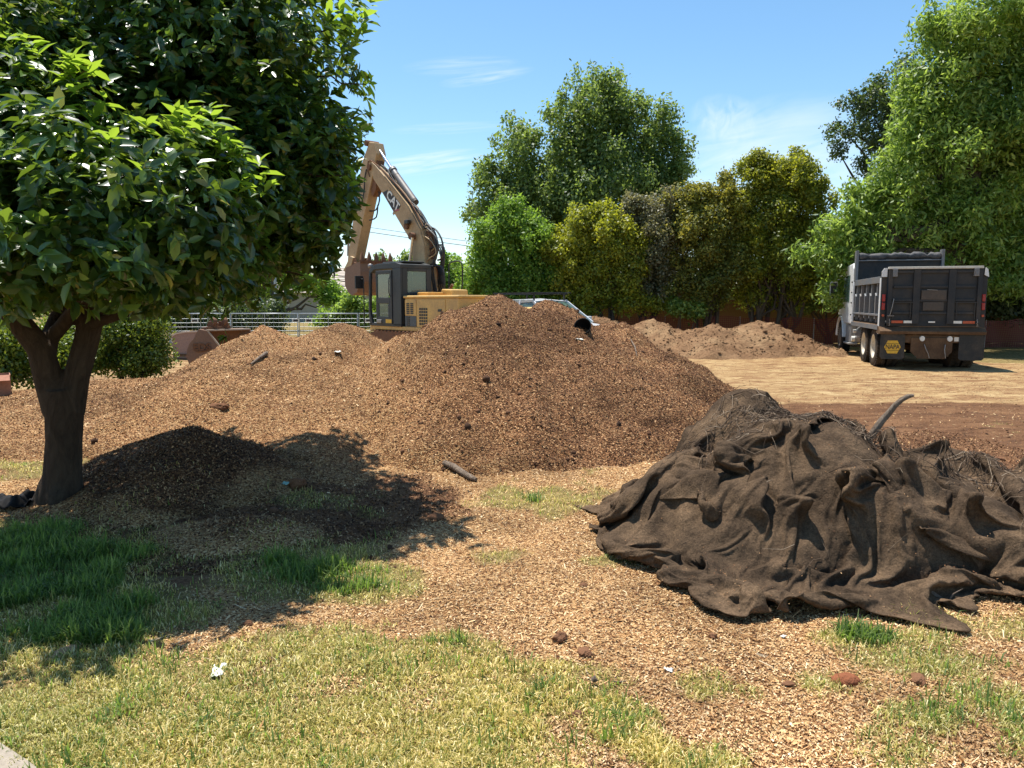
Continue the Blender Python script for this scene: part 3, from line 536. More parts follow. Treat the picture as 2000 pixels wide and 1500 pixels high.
far_tree('ash_tree', 'tall bright green ash tree with drooping leaves over the dump truck', 'tree', 23.5, [(1850, 75, 60, 50), (1920, 60, 110, 80), (1815, 165, 60, 60), (1900, 180, 110, 90), (1790, 250, 70, 60), (1870, 300, 120, 90), (1750, 340, 60, 50), (1700, 400, 60, 45), (1790, 430, 100, 80), (1640, 455, 55, 40), (1680, 510, 60, 50), (1620, 515, 45, 30), (1630, 575, 40, 34), (1900, 440, 110, 90), (2010, 250, 130, 170), (2000, 420, 110, 110), (1740, 560, 70, 50), (2090, 100, 130, 120), (1950, 540, 100, 60), (2060, 540, 100, 80), (1850, 520, 80, 50), (1580, 500, 30, 16), (1700, 470, 60, 50)], (1845, 0), M7, 115000, .21, .07, .32, 1, .27, 16, G, hang=.8, seed=8, inner=.22)
far_tree('dark_tree', 'deep green shaded tree behind the dump truck', 'tree', 27.5, [(1800, 540, 120, 80), (1930, 540, 120, 80), (2060, 500, 120, 110), (1700, 570, 70, 50), (2000, 380, 130, 110), (1860, 420, 110, 90), (1700, 480, 80, 80), (1950, 600, 160, 40), (1750, 600, 90, 36), (2100, 600, 120, 60)], (1850, 0), M8, 80000, .17, .11, .22, 2, .42, 12, G, seed=9, inner=.5)
far_tree('small_tree', 'dark low tree between the olive tree and the truck', 'tree', 28, [(1610, 570, 45, 48), (1660, 590, 45, 36), (1575, 590, 30, 30)], (1620, 0), M1, 14000, .14, .08, .06, 4, .45, 9, G, seed=10)
G2 = 'trees beyond the metal fence'
far_tree('spreading_tree', 'tree with bare dark limbs between the light pole and the excavator', 'tree', 42, [(590, 560, 38, 20), (630, 565, 35, 30), (570, 545, 40, 25), (640, 590, 25, 14), (520, 550, 40, 30)], (540, 0), M2, 9000, .22, .13, .22, 1, .45, 7, G2, seed=11)
far_tree('bright_tree', 'yellow green young tree behind the fence beside the excavator cab', 'tree', 40, [(690, 605, 35, 25), (740, 600, 30, 35), (700, 625, 40, 15), (650, 628, 28, 12)], (700, 0), M7, 8000, .2, .12, .10, 3, .45, 8, G2, seed=12)
far_tree('tall_thin_tree', 'distant dark tree tops over the excavator bucket', 'tree', 70, [(745, 520, 14, 22), (772, 530, 10, 18), (800, 512, 18, 22), (820, 530, 20, 20), (720, 535, 14, 16), (780, 560, 50, 35)], (780, 0), M1, 7000, .34, .2, .3, 1, .45, 8, G2, seed=13)
far_tree('tall_thin_tree', 'pale green distant tree right of the excavator boom', 'tree', 52, [(880, 515, 18, 22), (895, 550, 25, 30), (870, 575, 25, 25), (915, 590, 25, 30)], (885, 0), M2, 7000, .26, .15, .2, 1, .45, 8, G2, seed=14)
far_tree('dark_tree', 'dark hedge-like tree behind the left end of the metal fence', 'tree', 45, [(330, 560, 60, 50), (400, 590, 50, 35), (460, 585, 45, 35), (300, 600, 40, 30), (500, 580, 35, 40)], (400, 0), M1, 12000, .25, .16, .2, 2, .45, 8, G2, seed=15)
far_tree('hedge', 'clipped dark hedge behind the metal fence', 'hedge', 34, [(u_, 628, 26, 34) for u_ in range(255, 560, 26)], (400, 0), M8, 22000, .13, .08, .05, 5, .5, 8, seed=21, inner=.5)
far_tree('hedge', 'pale clipped hedge low behind the fence near the excavator', 'hedge', 46, [(u_, 632, 26, 26) for u_ in range(640, 960, 26)], (780, 0), M2, 16000, .2, .13, .05, 5, .5, 8, seed=22, inner=.5)
far_tree('dark_tree', 'dark leafy tree far behind the broadleaf trunk, at the left edge', 'tree', 38, [(40, 560, 110, 70), (170, 570, 90, 60), (260, 590, 50, 40), (-100, 520, 120, 110)], (60, 0), M1, 12000, .25, .16, .2, 2, .45, 8, G2, seed=16)
G3 = 'rounded shrubs behind the broadleaf tree'
far_tree('shrub', 'rounded glossy shrub right of the broadleaf trunk', 'shrub', 12.8, [(275, 668, 58, 52), (225, 660, 50, 50), (292, 698, 42, 34), (225, 712, 70, 32), (270, 716, 50, 26), (262, 620, 28, 16)], (255, 0), M9, 26000, .062, .034, .04, 5, .5, 10, G3, seed=17, gz=.25, rnd=.8)
far_tree('shrub', 'shrub seen through the fork of the broadleaf trunk', 'shrub', 12.4, [(130, 680, 50, 55), (90, 690, 50, 50), (160, 705, 50, 40), (110, 725, 50, 24)], (125, 0), M9, 14000, .062, .034, .04, 4, .5, 10, G3, seed=18, gz=.25, rnd=.8)
far_tree('shrub', 'pale green shrub at the left edge above the brown box', 'shrub', 11.8, [(10, 690, 60, 55), (-60, 680, 70, 65), (20, 730, 30, 30)], (-10, 0), M9, 16000, .07, .045, .04, 4, .5, 10, G3, seed=19, gz=.25, rnd=.8)
far_tree('low_shrub', 'low pale shrub growing between the stems of the back row', 'shrub', 26.5, [(1330, 600, 30, 14), (1365, 608, 18, 9)], (1335, 0), M7, 2500, .12, .08, .03, 3, .5, 8, seed=20)
rng = np.random.default_rng(77)
# distant woodland closing the horizon
n_ = 46000; x = rng.uniform(-95, 120, n_); yy = 78 + rng.uniform(0, 14, n_); h = 4.2 + 3.0 * vn(x * .13, x * 0, 2) + 1.8 * vn(x * .5, x * 0, 4); z = h * rng.random(n_) ** .6
V, Q = leaves(np.stack([x, yy, z], 1), unit(rvec(n_) + np.array([0, -.3, .6])), .75, .5, 'quad'); tag(mesh_np('distant_woodland', V, Q, M1), kind='stuff')
# ---------------------------------------------------------------- heap of old ground-cover fabric with roots and brush
def cloth_rest(x, y):
    """solid lumps of soil and brush the fabric is thrown over, used only while draping"""
    z = np.zeros_like(x)
    for cx, cy, rx, ry, h, p, rot in ((2.02, 4.88, 1.0, .84, .77, 2.1, 0), (2.65, 4.82, .95, .78, .58, 2.0, -.1), (3.35, 4.7, .95, .72, .38, 1.8, 0), (1.70, 5.45, .52, .46, .92, 2.4, 0), (1.15, 5.0, .62, .42, .42, 1.6, .7),
                                      (1.5, 4.6, .6, .55, .46, 1.8, 0), (2.3, 4.38, .52, .42, .50, 2.6, 0), (2.85, 4.36, .42, .35, .34, 2.4, 0), (1.75, 4.28, .35, .3, .24, 2, 0), (1.2, 4.5, .3, .3, .16, 2, 0)):
        c, s_ = math.cos(rot), math.sin(rot); dx, dy = x - cx, y - cy; u = (dx * c + dy * s_) / rx; v = (-dx * s_ + dy * c) / ry
        z = np.maximum(z, h * np.clip(1 - np.sqrt(u * u + v * v) ** p, 0, None))
    return z + .03 * np.sin(x * 9 + 1.3 * np.sin(y * 7)) * np.cos(y * 8 + x * 3) * (z > .05)
def cloth_piece(cx, cy, w, h, rot, res, z0, seed, comp):
    nx, ny = int(w / res), int(h / res); U, V = np.meshgrid(np.linspace(-.5, .5, nx) * w, np.linspace(-.5, .5, ny) * h, indexing='xy'); r = np.random.default_rng(seed)
    U = U * (1 + .10 * np.sin(V * 3.1 + seed) + .05 * np.sin(V * 7 + seed * 2)); V = V * (1 + .10 * np.sin(U * 2.7 + seed * 1.7) + .05 * np.sin(U * 8))
    c, s_ = math.cos(rot), math.sin(rot); x = cx + U * c - V * s_; y = cy + U * s_ + V * c; zz = cloth_rest(x, y) + z0
    for k in range(16):
        a = r.uniform(0, math.pi); f = r.uniform(8, 34); ph = r.uniform(0, 6.28); zz += .32 / f * np.sin(f * (x * np.cos(a) + y * np.sin(a)) + ph) * 2
    qx, qy, kk, am = comp; th = np.arctan2(y - qy, x - qx); rad = np.hypot(x - qx, y - qy)
    return x, y, zz + am * np.clip(rad, 0, 1.2) * np.abs(np.sin(th * kk + 1.5 * np.sin(th * 3 + seed) + rad * 1.2))
def drape():
    """let three oversized sheets fall over the lumps and crumple, then keep their settled shape"""
    Xc, Yc = np.meshgrid(np.linspace(-.3, 5, 190), np.linspace(3, 6.8, 150), indexing='xy')
    g = mesh_np('drape_base', np.stack([Xc, Yc, cloth_rest(Xc, Yc)], -1).reshape(-1, 3), gridf(*Xc.shape))
    g.modifiers.new('c', 'COLLISION'); g.collision.thickness_outer = .012; g.collision.cloth_friction = 12
    P = [cloth_piece(2.06, 4.80, 2.0, 1.45, -.05, .0155, .04, 7, (1.95, 5.1, 10, .08)), cloth_piece(1.58, 5.2, 1.0, .80, .5, .0175, .10, 5, (1.75, 5.5, 8, .06)), cloth_piece(3.08, 4.8, 1.4, 1.25, -.25, .019, .08, 4, (2.6, 5.2, 8, .03))]
    vs = []; fs = []; n0 = 0
    for x, y, z in P: vs.append(np.stack([x, y, z], -1).reshape(-1, 3)); fs.append(gridf(*x.shape) + n0); n0 += x.size
    o = mesh_np('drape_sheet', np.concatenate(vs), np.concatenate(fs)); m = o.modifiers.new('cloth', 'CLOTH'); s_ = m.settings
    s_.quality = 5; s_.mass = .6; s_.tension_stiffness = s_.compression_stiffness = 9; s_.shear_stiffness = 4; s_.bending_stiffness = .02; s_.air_damping = 3
    s_.tension_damping = s_.compression_damping = s_.shear_damping = 8; s_.bending_damping = .8; s_.shrink_min = s_.shrink_max = -.62
    k = m.collision_settings; k.use_self_collision = True; k.self_distance_min = .009; k.self_friction = 6; k.distance_min = .01; k.collision_quality = 3
    N = 47; m.point_cache.frame_end = N
    for f in range(1, N + 1): SC.frame_set(f)
    e = o.evaluated_get(bpy.context.evaluated_depsgraph_get()).data; a = np.empty(len(e.vertices) * 3, 'f'); e.vertices.foreach_get('co', a); a = a.reshape(-1, 3).astype(float)
    for q in (o, g): me = q.data; bpy.data.objects.remove(q); bpy.data.meshes.remove(me)
    SC.frame_set(1); return a, [x.shape for x, _, _ in P]
def cloth_geo():
    a, shp = drape(); x, y, z = a.T.copy()
    x = 2.13 + (x - 2.1) * .98; y = 4.83 + (y - 4.8) * .96; z = z * (1 - .17 * np.clip((x - 2.1) / .6, 0, 1)); a = np.stack([x, y, z], 1)
    V = []; Fq = []; n0 = 0
    for ny, nx in shp: V.append(a[n0:n0 + ny * nx]); Fq.append(gridf(ny, nx) + n0); n0 += ny * nx
    return V, Fq
heap0 = px(1600, 1000, 4.6); heap0.z = 0
t1 = empty('fabric_heap', heap0, 0, 'big crumpled heap of dark brown dirty ground cloth in the right foreground', 'fabric heap')
m, n, l, b = new_mat('dirty_felt'); b.inputs['Roughness'].default_value = 1; b.inputs['Specular IOR Level'].default_value = .08; 
tc = n.new('ShaderNodeTexCoord'); a = noise(n, l, 3.2, 9, .68, vec=tc.outputs['Object']); f = noise(n, l, 90, 5, .75, vec=tc.outputs['Object'])
r = ramp(n, [(.28, (.030, .021, .014)), (.46, (.078, .053, .034)), (.62, (.145, .096, .058)), (.80, (.29, .19, .115))]); l.new(a.outputs[0], r.inputs[0])
r2 = ramp(n, [(.32, (.5, .5, .5)), (.7, (1.45, 1.42, 1.4))]); l.new(f.outputs[0], r2.inputs[0]); c = mixc(n, l, 1.0, r.outputs[0], r2.outputs[0], 'MULTIPLY')
l.new(c, b.inputs['Base Color']); mid = noise(n, l, 14, 6, .65, vec=tc.outputs['Object'])
bump(n, l, b, math_(n, l, 'ADD', f.outputs[0], math_(n, l, 'MULTIPLY', mid.outputs[0], 2.5)), .75, .012); M_felt = m
cv, cf = cloth_geo(); n0 = 0
for k, (v, fq) in enumerate(zip(cv, cf)):
    o = mesh_np('cloth_sheet', v - np.array(heap0), fq - n0, M_felt, t1, smooth=True); n0 += len(v)
    s = o.modifiers.new('sub', 'SUBSURF'); s.levels = s.render_levels = 2
    tx = bpy.data.textures.new('crease', 'CLOUDS'); tx.noise_scale = .07; tx.noise_depth = 3
    d = o.modifiers.new('crease', 'DISPLACE'); d.texture = tx; d.strength = .013; d.mid_level = .5; d.texture_coords = 'LOCAL'
    t2 = bpy.data.textures.new('wrinkle', 'WOOD'); t2.wood_type = 'BANDNOISE'; t2.noise_scale = .16; t2.turbulence = 9; t2.noise_basis_2 = 'SIN'
    d = o.modifiers.new('wrinkle', 'DISPLACE'); d.texture = t2; d.strength = .006; d.mid_level = .5; d.texture_coords = 'LOCAL'
    s = o.modifiers.new('thick', 'SOLIDIFY'); s.thickness = .006; s.offset = -1
allv = np.concatenate(cv)
# soil core under the cloth
X, Y = np.meshgrid(np.arange(.6, 4.6, .04), np.arange(3.6, 6.4, .04), indexing='xy')
def core(x, y):
    z = smax([side_bump(x, y, c, *q) for c, q in (((2.1, 4.95, .68), (.9, 1.0, .75, .9, 1.8)), ((2.8, 4.9, .46), (1.0, 1.0, .7, .8, 1.6)), ((1.75, 5.55, .80), (.5, .5, .4, .5, 2)), ((3.5, 4.8, .32), (1.1, 1, .8, .8, 1.4)))], .1)
    return z + .1 * fbm(x, y, 3, 4, 60) - .09
Z = core(X, Y); Fq = gridf(*X.shape); Fq = Fq[(Z.ravel()[Fq] > -.05).any(1)]
mesh_np('soil_core', np.stack([X, Y, Z], -1).reshape(-1, 3) - np.array(heap0), Fq, M_dark, t1, smooth=True)
# top surface of the cloth, for laying roots and chips on it
H_ = {}
for p in allv:
    k = (int(p[0] / .05), int(p[1] / .05)); H_[k] = max(H_.get(k, 0), p[2])
def top(x, y):
    v = H_.get((int(x / .05), int(y / .05)), 0)
    return max(v if v > 0 else 0.0, float(core(np.array(x), np.array(y))), 0.0)
M_root = island_mat('dry_root', [(0, (.035, .022, .014)), (.45, (.09, .06, .04)), (.8, (.19, .135, .09)), (1, (.36, .28, .20))], .9)
def root_line(m, x, y, ang, L, r, rr, lift=.01, hop=.05):
    pts = []; n_ = max(4, int(L / .05)); a = ang
    for i in range(n_):
        t = i / (n_ - 1); zt = top(x, y); z = zt + lift + hop * math.sin(t * math.pi) * rr.uniform(.4, 1.1)
        pts.append(Vector((x, y, z)) - heap0); a += rr.uniform(-.5, .5); x += math.cos(a) * L / n_; y += math.sin(a) * L / n_
    for i in range(1, len(pts) - 1): pts[i].z = min((pts[i - 1].z + pts[i].z * 2 + pts[i + 1].z) / 4, pts[i - 1].z + .05)
    m.tube(pts, [r * (1 - .75 * i / (n_ - 1)) for i in range(n_)], 5); return pts
rr = random.Random(4); roots = MB()
for i in range(1300):
    t = rr.random()
    if i < 620: cx, cy = 2.15 + 1.5 * t + rr.gauss(0, .14), 5.05 - .55 * t + rr.gauss(0, .16)
    else: cx, cy = 1.55 + rr.gauss(0, .22) + .8 * t, 5.15 + rr.gauss(0, .16)
    root_line(roots, cx, cy, rr.uniform(0, 6.28), rr.uniform(.05, .26), rr.uniform(.0012, .0042), rr, .006, rr.uniform(.0, .03))
for i in range(70): root_line(roots, rr.uniform(1.1, 3.6), rr.uniform(4.0, 5.1), rr.uniform(0, 6.28), rr.uniform(.08, .35), rr.uniform(.001, .0028), rr, .004, rr.uniform(0, .03))
tag(roots.build('roots', M_root, t1), kind='stuff')
# chips and crumbs of soil caught on the upward faces of the cloth
tt = rng.choice(len(allv), 16000); cp_ = allv[tt] + np.stack([rng.normal(size=16000) * .012, rng.normal(size=16000) * .012, np.zeros(16000)], 1)
hk = np.array([H_.get((int(p[0] / .05), int(p[1] / .05)), 0) for p in cp_]); ok = (hk - cp_[:, 2] < .012) & (fbm(cp_[:, 0], cp_[:, 1], 3.5, 3, 71) > -.05); cp_ = cp_[ok] + np.array([0, 0, .004])
tag(chips('fabric_litter', cp_, np.tile([0, 0, 1.0], (len(cp_), 1)), rng.uniform(.004, .013, len(cp_)), rng.uniform(.003, .006, len(cp_)), M_chipd, tilt=.5), kind='stuff')
# long bent sticks under the front hem
def stick(name, pts, rad, label, group=None, forks=()):
    p0 = Vector(pts[0]); m = MB(); m.tube([Vector(p) - p0 for p in pts], rad, 9)
    for f in forks: m.tube([Vector(p) - p0 for p in f[0]], f[1], 6)
    o = m.build(name, M_stick); o.location = p0; return tag(o, label, 'branch', group)
M_stick = bark('dead_wood', (.12, .08, .055), (.42, .33, .25), 14)
GB = 'loose branches lying in the yard'
P_ = lambda u, v, Y: tuple(px(u, v, Y))
stick('branch', [P_(1690, 868, 5.02), P_(1708, 842, 5.01), P_(1722, 822, 5.0), P_(1735, 808, 4.99), P_(1748, 792, 4.97), P_(1762, 780, 4.96), P_(1774, 774, 4.95), P_(1784, 772, 4.95)], [.027, .026, .024, .021, .019, .017, .016, .010], 'broken grey branch sticking up from the top of the fabric heap', GB)
stick('branch', [P_(1742, 1172, 3.92), P_(1760, 1158, 3.90), P_(1785, 1150, 3.88), P_(1820, 1158, 3.84), P_(1850, 1178, 3.80), P_(1875, 1196, 3.78), P_(1905, 1212, 3.74)], [.012, .012, .013, .013, .012, .010, .006], 'bent pale brown branch at the front foot of the fabric heap', GB,
      [([P_(1865, 1192, 3.79), P_(1895, 1194, 3.8), P_(1940, 1202, 3.8)], [.007, .006, .003]), ([P_(1830, 1164, 3.83), P_(1800, 1180, 3.82), P_(1770, 1186, 3.82)], [.005, .004, .002]), ([P_(1850, 1178, 3.8), P_(1862, 1160, 3.8), P_(1880, 1150, 3.8)], [.005, .004, .002])])
stick('branch', [P_(1900, 1190, 3.86), P_(1940, 1196, 3.82), P_(1990, 1204, 3.8), P_(2030, 1208, 3.8)], [.009, .008, .007, .004], 'thin straight twig lying at the right foot of the fabric heap', GB)
z0 = dark_z(np.array(px(868, 905, 7.1).x), np.array(7.1))
def on(u, v, dz=.02):
    best = None
    for Yk in np.arange(3, 16, .01):
        p = px(u, v, Yk); s = float(surf(np.array([p.x]), np.array([p.y])).max())
        if p.z <= s + dz: return (p.x, p.y, s + dz)
    return tuple(gp(u, v))
stick('branch', [on(868, 904), on(885, 913, .035), on(902, 922, .035), on(918, 932, .03), on(930, 937)], [.026, .03, .028, .027, .018], 'short thick stick on the wood chips in front of the dark mound', GB)
stick('branch', [on(612, 760), on(590, 752), on(575, 741, .03)] if False else [on(490, 712), on(505, 700, .03), on(520, 690, .03)], [.012, .02, .03], 'dark knotty stick on the slope of the pale chip heap', GB)
stick('twig', [on(1232, 664), on(1240, 678, .04), on(1244, 695)], [.008, .01, .004], 'pale curved twig on the right slope of the dark mound', GB)
stick('twig', [on(1155, 1480), on(1160, 1462, .03), on(1163, 1450)], [.012, .014, .008], 'short grey twig in the front grass near the bottom edge', GB)
stick('twig', [on(1195, 1422), on(1205, 1428, .015), on(1222, 1430)], [.003, .004, .002], 'tiny pale twig right of the fresh grass tuft', GB)
# ---------------------------------------------------------------- shared machine materials
GLASS, n, l, b = new_mat('tinted_glass'); b.inputs['Base Color'].default_value = (.10, .17, .15, 1); b.inputs['Roughness'].default_value = .06; b.inputs['Alpha'].default_value = .72; b.inputs['Specular IOR Level'].default_value = .9
RUB = paint('dusty_rubber', (.022, .02, .018), .9, 0, .75, (.17, .12, .08), 2.2, .2, .3, 30)
STEEL = paint('worn_steel', (.30, .28, .26), .45, .7, .4, (.20, .11, .06), 4)
BLACK = paint('black_plastic', (.012, .012, .013), .45, 0, .25, (.10, .075, .05), 3)
CHROME = paint('polished_rod', (.65, .66, .68), .18, 1, .05)
WHITE = paint('white_cab_paint', (.72, .72, .70), .35, 0, .25, (.38, .30, .22), 1.6)
BED = paint('charcoal_bed_paint', (.018, .021, .024), .6, 0, .75, (.085, .068, .05), 1.4, .4)
BEDL = paint('grey_bed_edge', (.17, .18, .19), .5, .2, .5, (.26, .19, .13), 2)
DIRT = paint('dirt_caked_steel', (.10, .062, .038), .95, 0, .8, (.20, .125, .07), 2.5, .1, .4, 30)
RIMM = paint('cream_rim', (.62, .56, .44), .5, 0, .4, (.35, .26, .17), 3)
RED = paint('red_lens', (.35, .012, .012), .25, 0, .15); LENS = paint('pale_lens', (.75, .73, .66), .3, 0, .2); ORANGE = paint('orange_reflector', (.5, .08, .02), .5, 0, .4); LOGO = paint('yellow_logo', (.72, .42, .03), .6, 0, .35, (.35, .22, .08)); FLAP = paint('grey_mudflap', (.045, .045, .042), .9, 0, .5, (.16, .12, .085), 3, .2)
BLUE = paint('dark_letter', (.02, .02, .022), .6, 0, .3)
def text(name, s, size, mat, parent, M, ext=.004, sx=1.0, bold=0.0):
    cu = bpy.data.curves.new(name, 'FONT'); cu.body = s; cu.size = size; cu.extrude = ext; cu.align_x = 'CENTER'; cu.align_y = 'CENTER'; cu.offset = bold; cu.resolution_u = 3
    o = bpy.data.objects.new('tmp', cu); C.objects.link(o); me = bpy.data.meshes.new_from_object(o.evaluated_get(bpy.context.evaluated_depsgraph_get())); bpy.data.objects.remove(o)
    me.transform(M @ Matrix.Diagonal((sx, 1, 1, 1))); me.materials.clear(); me.materials.append(mat)
    t = bpy.data.objects.new(name, me); C.objects.link(t); t.parent = parent; return t
def frame_M(o, xa, ya):
    xa = Vector(xa).normalized(); ya = Vector(ya); ya = (ya - xa * ya.dot(xa)).normalized(); za = xa.cross(ya)
    return Matrix(((xa.x, ya.x, za.x, o[0]), (xa.y, ya.y, za.y, o[1]), (xa.z, ya.z, za.z, o[2]), (0, 0, 0, 1)))
def wheel(par, x, y, r, w, side, dual=False, front=False):
    """side=+1: outer face towards +y"""
    m = MB(); m.lathe([(-w / 2, r * .60), (-w / 2 * .96, r * .8), (-w / 2 * .85, r * .95), (-w / 2 * .6, r), (w / 2 * .6, r), (w / 2 * .85, r * .95), (w / 2 * .96, r * .8), (w / 2, r * .60)], (x, y, r), 'y', 40)
    for k in range(44):
        a = 2 * math.pi * k / 44; ca, sa = math.cos(a), math.sin(a); rot = Matrix.Rotation(-a, 3, 'Y')
        for q in (-.3, .3): m.box((x + ca * r, y + q * w, r + sa * r), (.022, w * .34, .045), rot)
    t = m.build('tyre', RUB, par)
    m = MB(); s = side
    if front: m.lathe([(s * w * .46, r * .62), (s * w * .47, r * .56), (s * w * .30, r * .52), (s * w * .44, r * .40), (s * w * .50, r * .26), (s * w * .60, r * .2), (s * w * .60, .001)], (x, y, r), 'y', 32)
    else: m.lathe([(s * w * .48, r * .62), (s * w * .49, r * .56), (s * w * .36, r * .53), (-s * w * .3, r * .48), (-s * w * .33, r * .27), (s * w * .1, r * .22), (s * w * .14, r * .17), (s * w * .14, .001)], (x, y, r), 'y', 32)
    for k in range(10):
        a = 2 * math.pi * k / 10; m.cyl((x + math.cos(a) * r * .33, y + s * (w * .44 if front else -w * .33), r + math.sin(a) * r * .33), (x + math.cos(a) * r * .33, y + s * (w * .52 if front else -w * .22), r + math.sin(a) * r * .33), .016, 6)
    m.build('rim', RIMM if not front else STEEL, t); return t
# ---------------------------------------------------------------- dump truck: x forward, y left
tk = empty('dump_truck', (9.98, 17.66, -.02), R(74.5), 'white cab dump truck with empty charcoal dump bed and yellow mud flap emblem, at right', 'truck')
tk.scale = (1, .885, 1)
HW = 1.27
bd = MB()      # bed: floor, sides as thin walls with ribs
bd.bb(.1, 3.65, -HW + .1, HW - .1, 1.02, 1.10); bd.bb(.1, 3.7, HW - .16, HW - .1, 1.1, 2.2); bd.bb(.1, 3.7, -HW + .1, -HW + .16, 1.1, 2.2)
bd.bb(3.7, 3.76, -HW + .02, HW - .02, 1.0, 3.0)
bed = bd.build('dump_bed', BED, tk, .008)
m = MB()
for s in (1, -1):
    m.bb(.12, 3.7, s * (HW - .12), s * HW, 2.08, 2.24); m.bb(.12, 3.7, s * (HW - .1), s * (HW + .02), 1.28, 1.33)
    for k in range(5):
        x = .62 + k * .70; m.prism([(x - .05, 1.12), (x + .05, 1.12), (x + .05, 2.08), (x - .05, 2.08)], s * (HW - .11), s * (HW - .03)); m.prism([(x - .05, 1.2), (x + .05, 1.2), (x + .05, 1.85), (x - .05, 1.78)], s * (HW - .032), s * (HW + .01))
m.build('side_rib', BEDL, bed, .006)
for s in (1, -1):
    m = MB(); m.prism([(HW * s - .14 * s, 1.12), (HW * s + .02 * s, 1.05), (HW * s + .02 * s, .96), (HW * s - .14 * s, .98)], .1, 3.8, 'x'); m.build('side_ledge', DIRT if s > 0 else BED, bed, .004)
    m = MB(); m.bb(.1, 3.8, s * (HW + .01), s * (HW + .03), .95, 1.06); m.build('side_skirt', BEDL, bed)
for s in (1, -1):      # rear corner posts with slanted light ears
    m = MB(); m.bb(-.02, .14, s * (HW - .14), s * HW, .9, 2.25); m.prism([(s * (HW + .005), 2.2), (s * (HW + .005), 2.34), (s * (HW - .06), 2.42), (s * (HW - .22), 2.44), (s * (HW - .22), 2.2)], -.03, .1, 'x'); m.build('corner_post', BED, bed, .008)
m = MB(); m.prism([(HW + .012, 2.22), (HW + .012, 2.35), (HW - .05, 2.43), (HW - .12, 2.43), (HW - .12, 2.22)], -.06, -.034, 'x'); m.bb(.0, .14, HW + .002, HW + .014, .85, 2.2); m.build('corner_plate', WHITE, bed)
m = MB(); m.prism([(-HW - .012, 2.2), (-HW + .02, 2.38), (-HW + .07, 2.42), (-HW + .1, 2.25)], -.06, -.034, 'x'); m.build('corner_plate', WHITE, bed)
for s in (1, -1):
    for z in (1.72, 1.52):
        m = MB(); m.bb(-.05, -.018, s * (HW - .11), s * (HW - .03), z - .085, z + .085); m.build('tail_light', RED, tk, .012)
tg = MB(); tg.bb(-.06, .0, -HW + .17, HW - .17, 1.05, 2.44); tgo = tg.build('tailgate', BED, tk, .006)
m = MB(); zs = [1.12, 1.33, 1.62, 1.88, 2.12, 2.34]; ys = [-HW + .2, -.42, .42, HW - .2]
for y_ in ys: m.bb(-.115, -.062, y_ - .05 - .035 * (abs(y_) < 1), y_ + .05 + .035 * (abs(y_) < 1), 1.1, 2.38)
for i in range(3):
    for z in (1.36, 1.66, 1.98, 2.33): m.bb(-.10, -.061, ys[i] + .09, ys[i + 1] - .09, z - .028, z + .028)
m.build('tailgate_rib', BED, tgo, .006)
m = MB(); m.bb(-.118, -.02, -HW + .14, HW - .14, 2.40, 2.455); m.build('tailgate_cap', paint('bare_top_edge', (.62, .58, .50), .5, 0, .3), tgo, .006)
m = MB(); m.bb(-.104, -.064, -.30, .30, 1.68, 1.9); m.bb(-.107, -.08, -.25, .25, 1.42, 1.62); m.build('gate_panel', paint('brown_gate_panel', (.055, .045, .035), .6, 0, .5, (.15, .10, .065), 2), tgo, .006)
for s in (1, -1):
    m = MB(); m.bb(-.13, -.1, s * .5, s * 1.05, 1.60, 1.62)
    for q in (.55, .98): m.bb(-.125, -.105, s * q - .01, s * q + .01, 1.22, 1.6)
    m.build('gate_bracket', BLACK, tgo)
m = MB(); m.tube([(-.12, HW - .3, 1.7), (-.16, HW - .25, 1.45), (-.13, HW - .22, 1.3)], .012, 6); m.bb(-.16, -.12, HW - .32, HW - .16, 1.285, 1.30); m.build('gate_latch', STEEL, tgo)
for s in (1, -1):
    a, b_ = (.78, .52) if s > 0 else (.78, .52)
    m = MB(); m.bb(-.122, -.112, s * .72, s * 1.0, 1.12, 1.18); m.build('reflector', ORANGE, tgo)
    m = MB(); m.bb(-.122, -.112, s * .50, s * .70, 1.12, 1.18); m.build('reflector', LENS, tgo)
for s in (1, -1):      # hinge pins, gate chains, reflector studs and a small plate
    m = MB(); m.cyl((-.14, s * (HW - .30), 2.30), (-.04, s * (HW - .30), 2.30), .035, 12); m.bb(-.13, -.05, s * (HW - .36), s * (HW - .24), 2.22, 2.40); m.build('gate_hinge', BEDL, tgo, .006)
    m = MB(); m.tube([(-.135 - .01 * (k % 2), s * (HW - .22) + .012 * math.sin(k * 2), 1.22 - k * .03 + .004 * k * k * .3) for k in range(9)], .011, 6); m.build('gate_chain', STEEL, tgo)
    m = MB(); m.cyl((-.06, s * (HW - .07), 1.30), (-.04, s * (HW - .07), 1.30), .03, 12); m.build('marker_light', ORANGE, tk)
m = MB(); m.bb(-.128, -.122, -.72, -.54, .70, .80); m.build('number_plate', LENS, tk, .004)
for q, w_ in ((.05, .25),):
    m = MB(); m.box((-.1225, q, 1.92 - abs(q) * .3), (.002, w_, .012), Matrix.Rotation(q, 3, 'X')); m.build('paint_scrape', STEEL, tgo)
m = MB(); m.box((-.115, .02, 1.15), (.01, .16, .035)); m.build('scuffed_patch', LENS, tgo)
m = MB(); m.prism([(-.22, .93), (-.20, .86), (.25, .86), (.25, 1.04), (-.02, 1.04)], -HW + .0, HW + .02); m.build('rear_apron', DIRT, tk, .01)
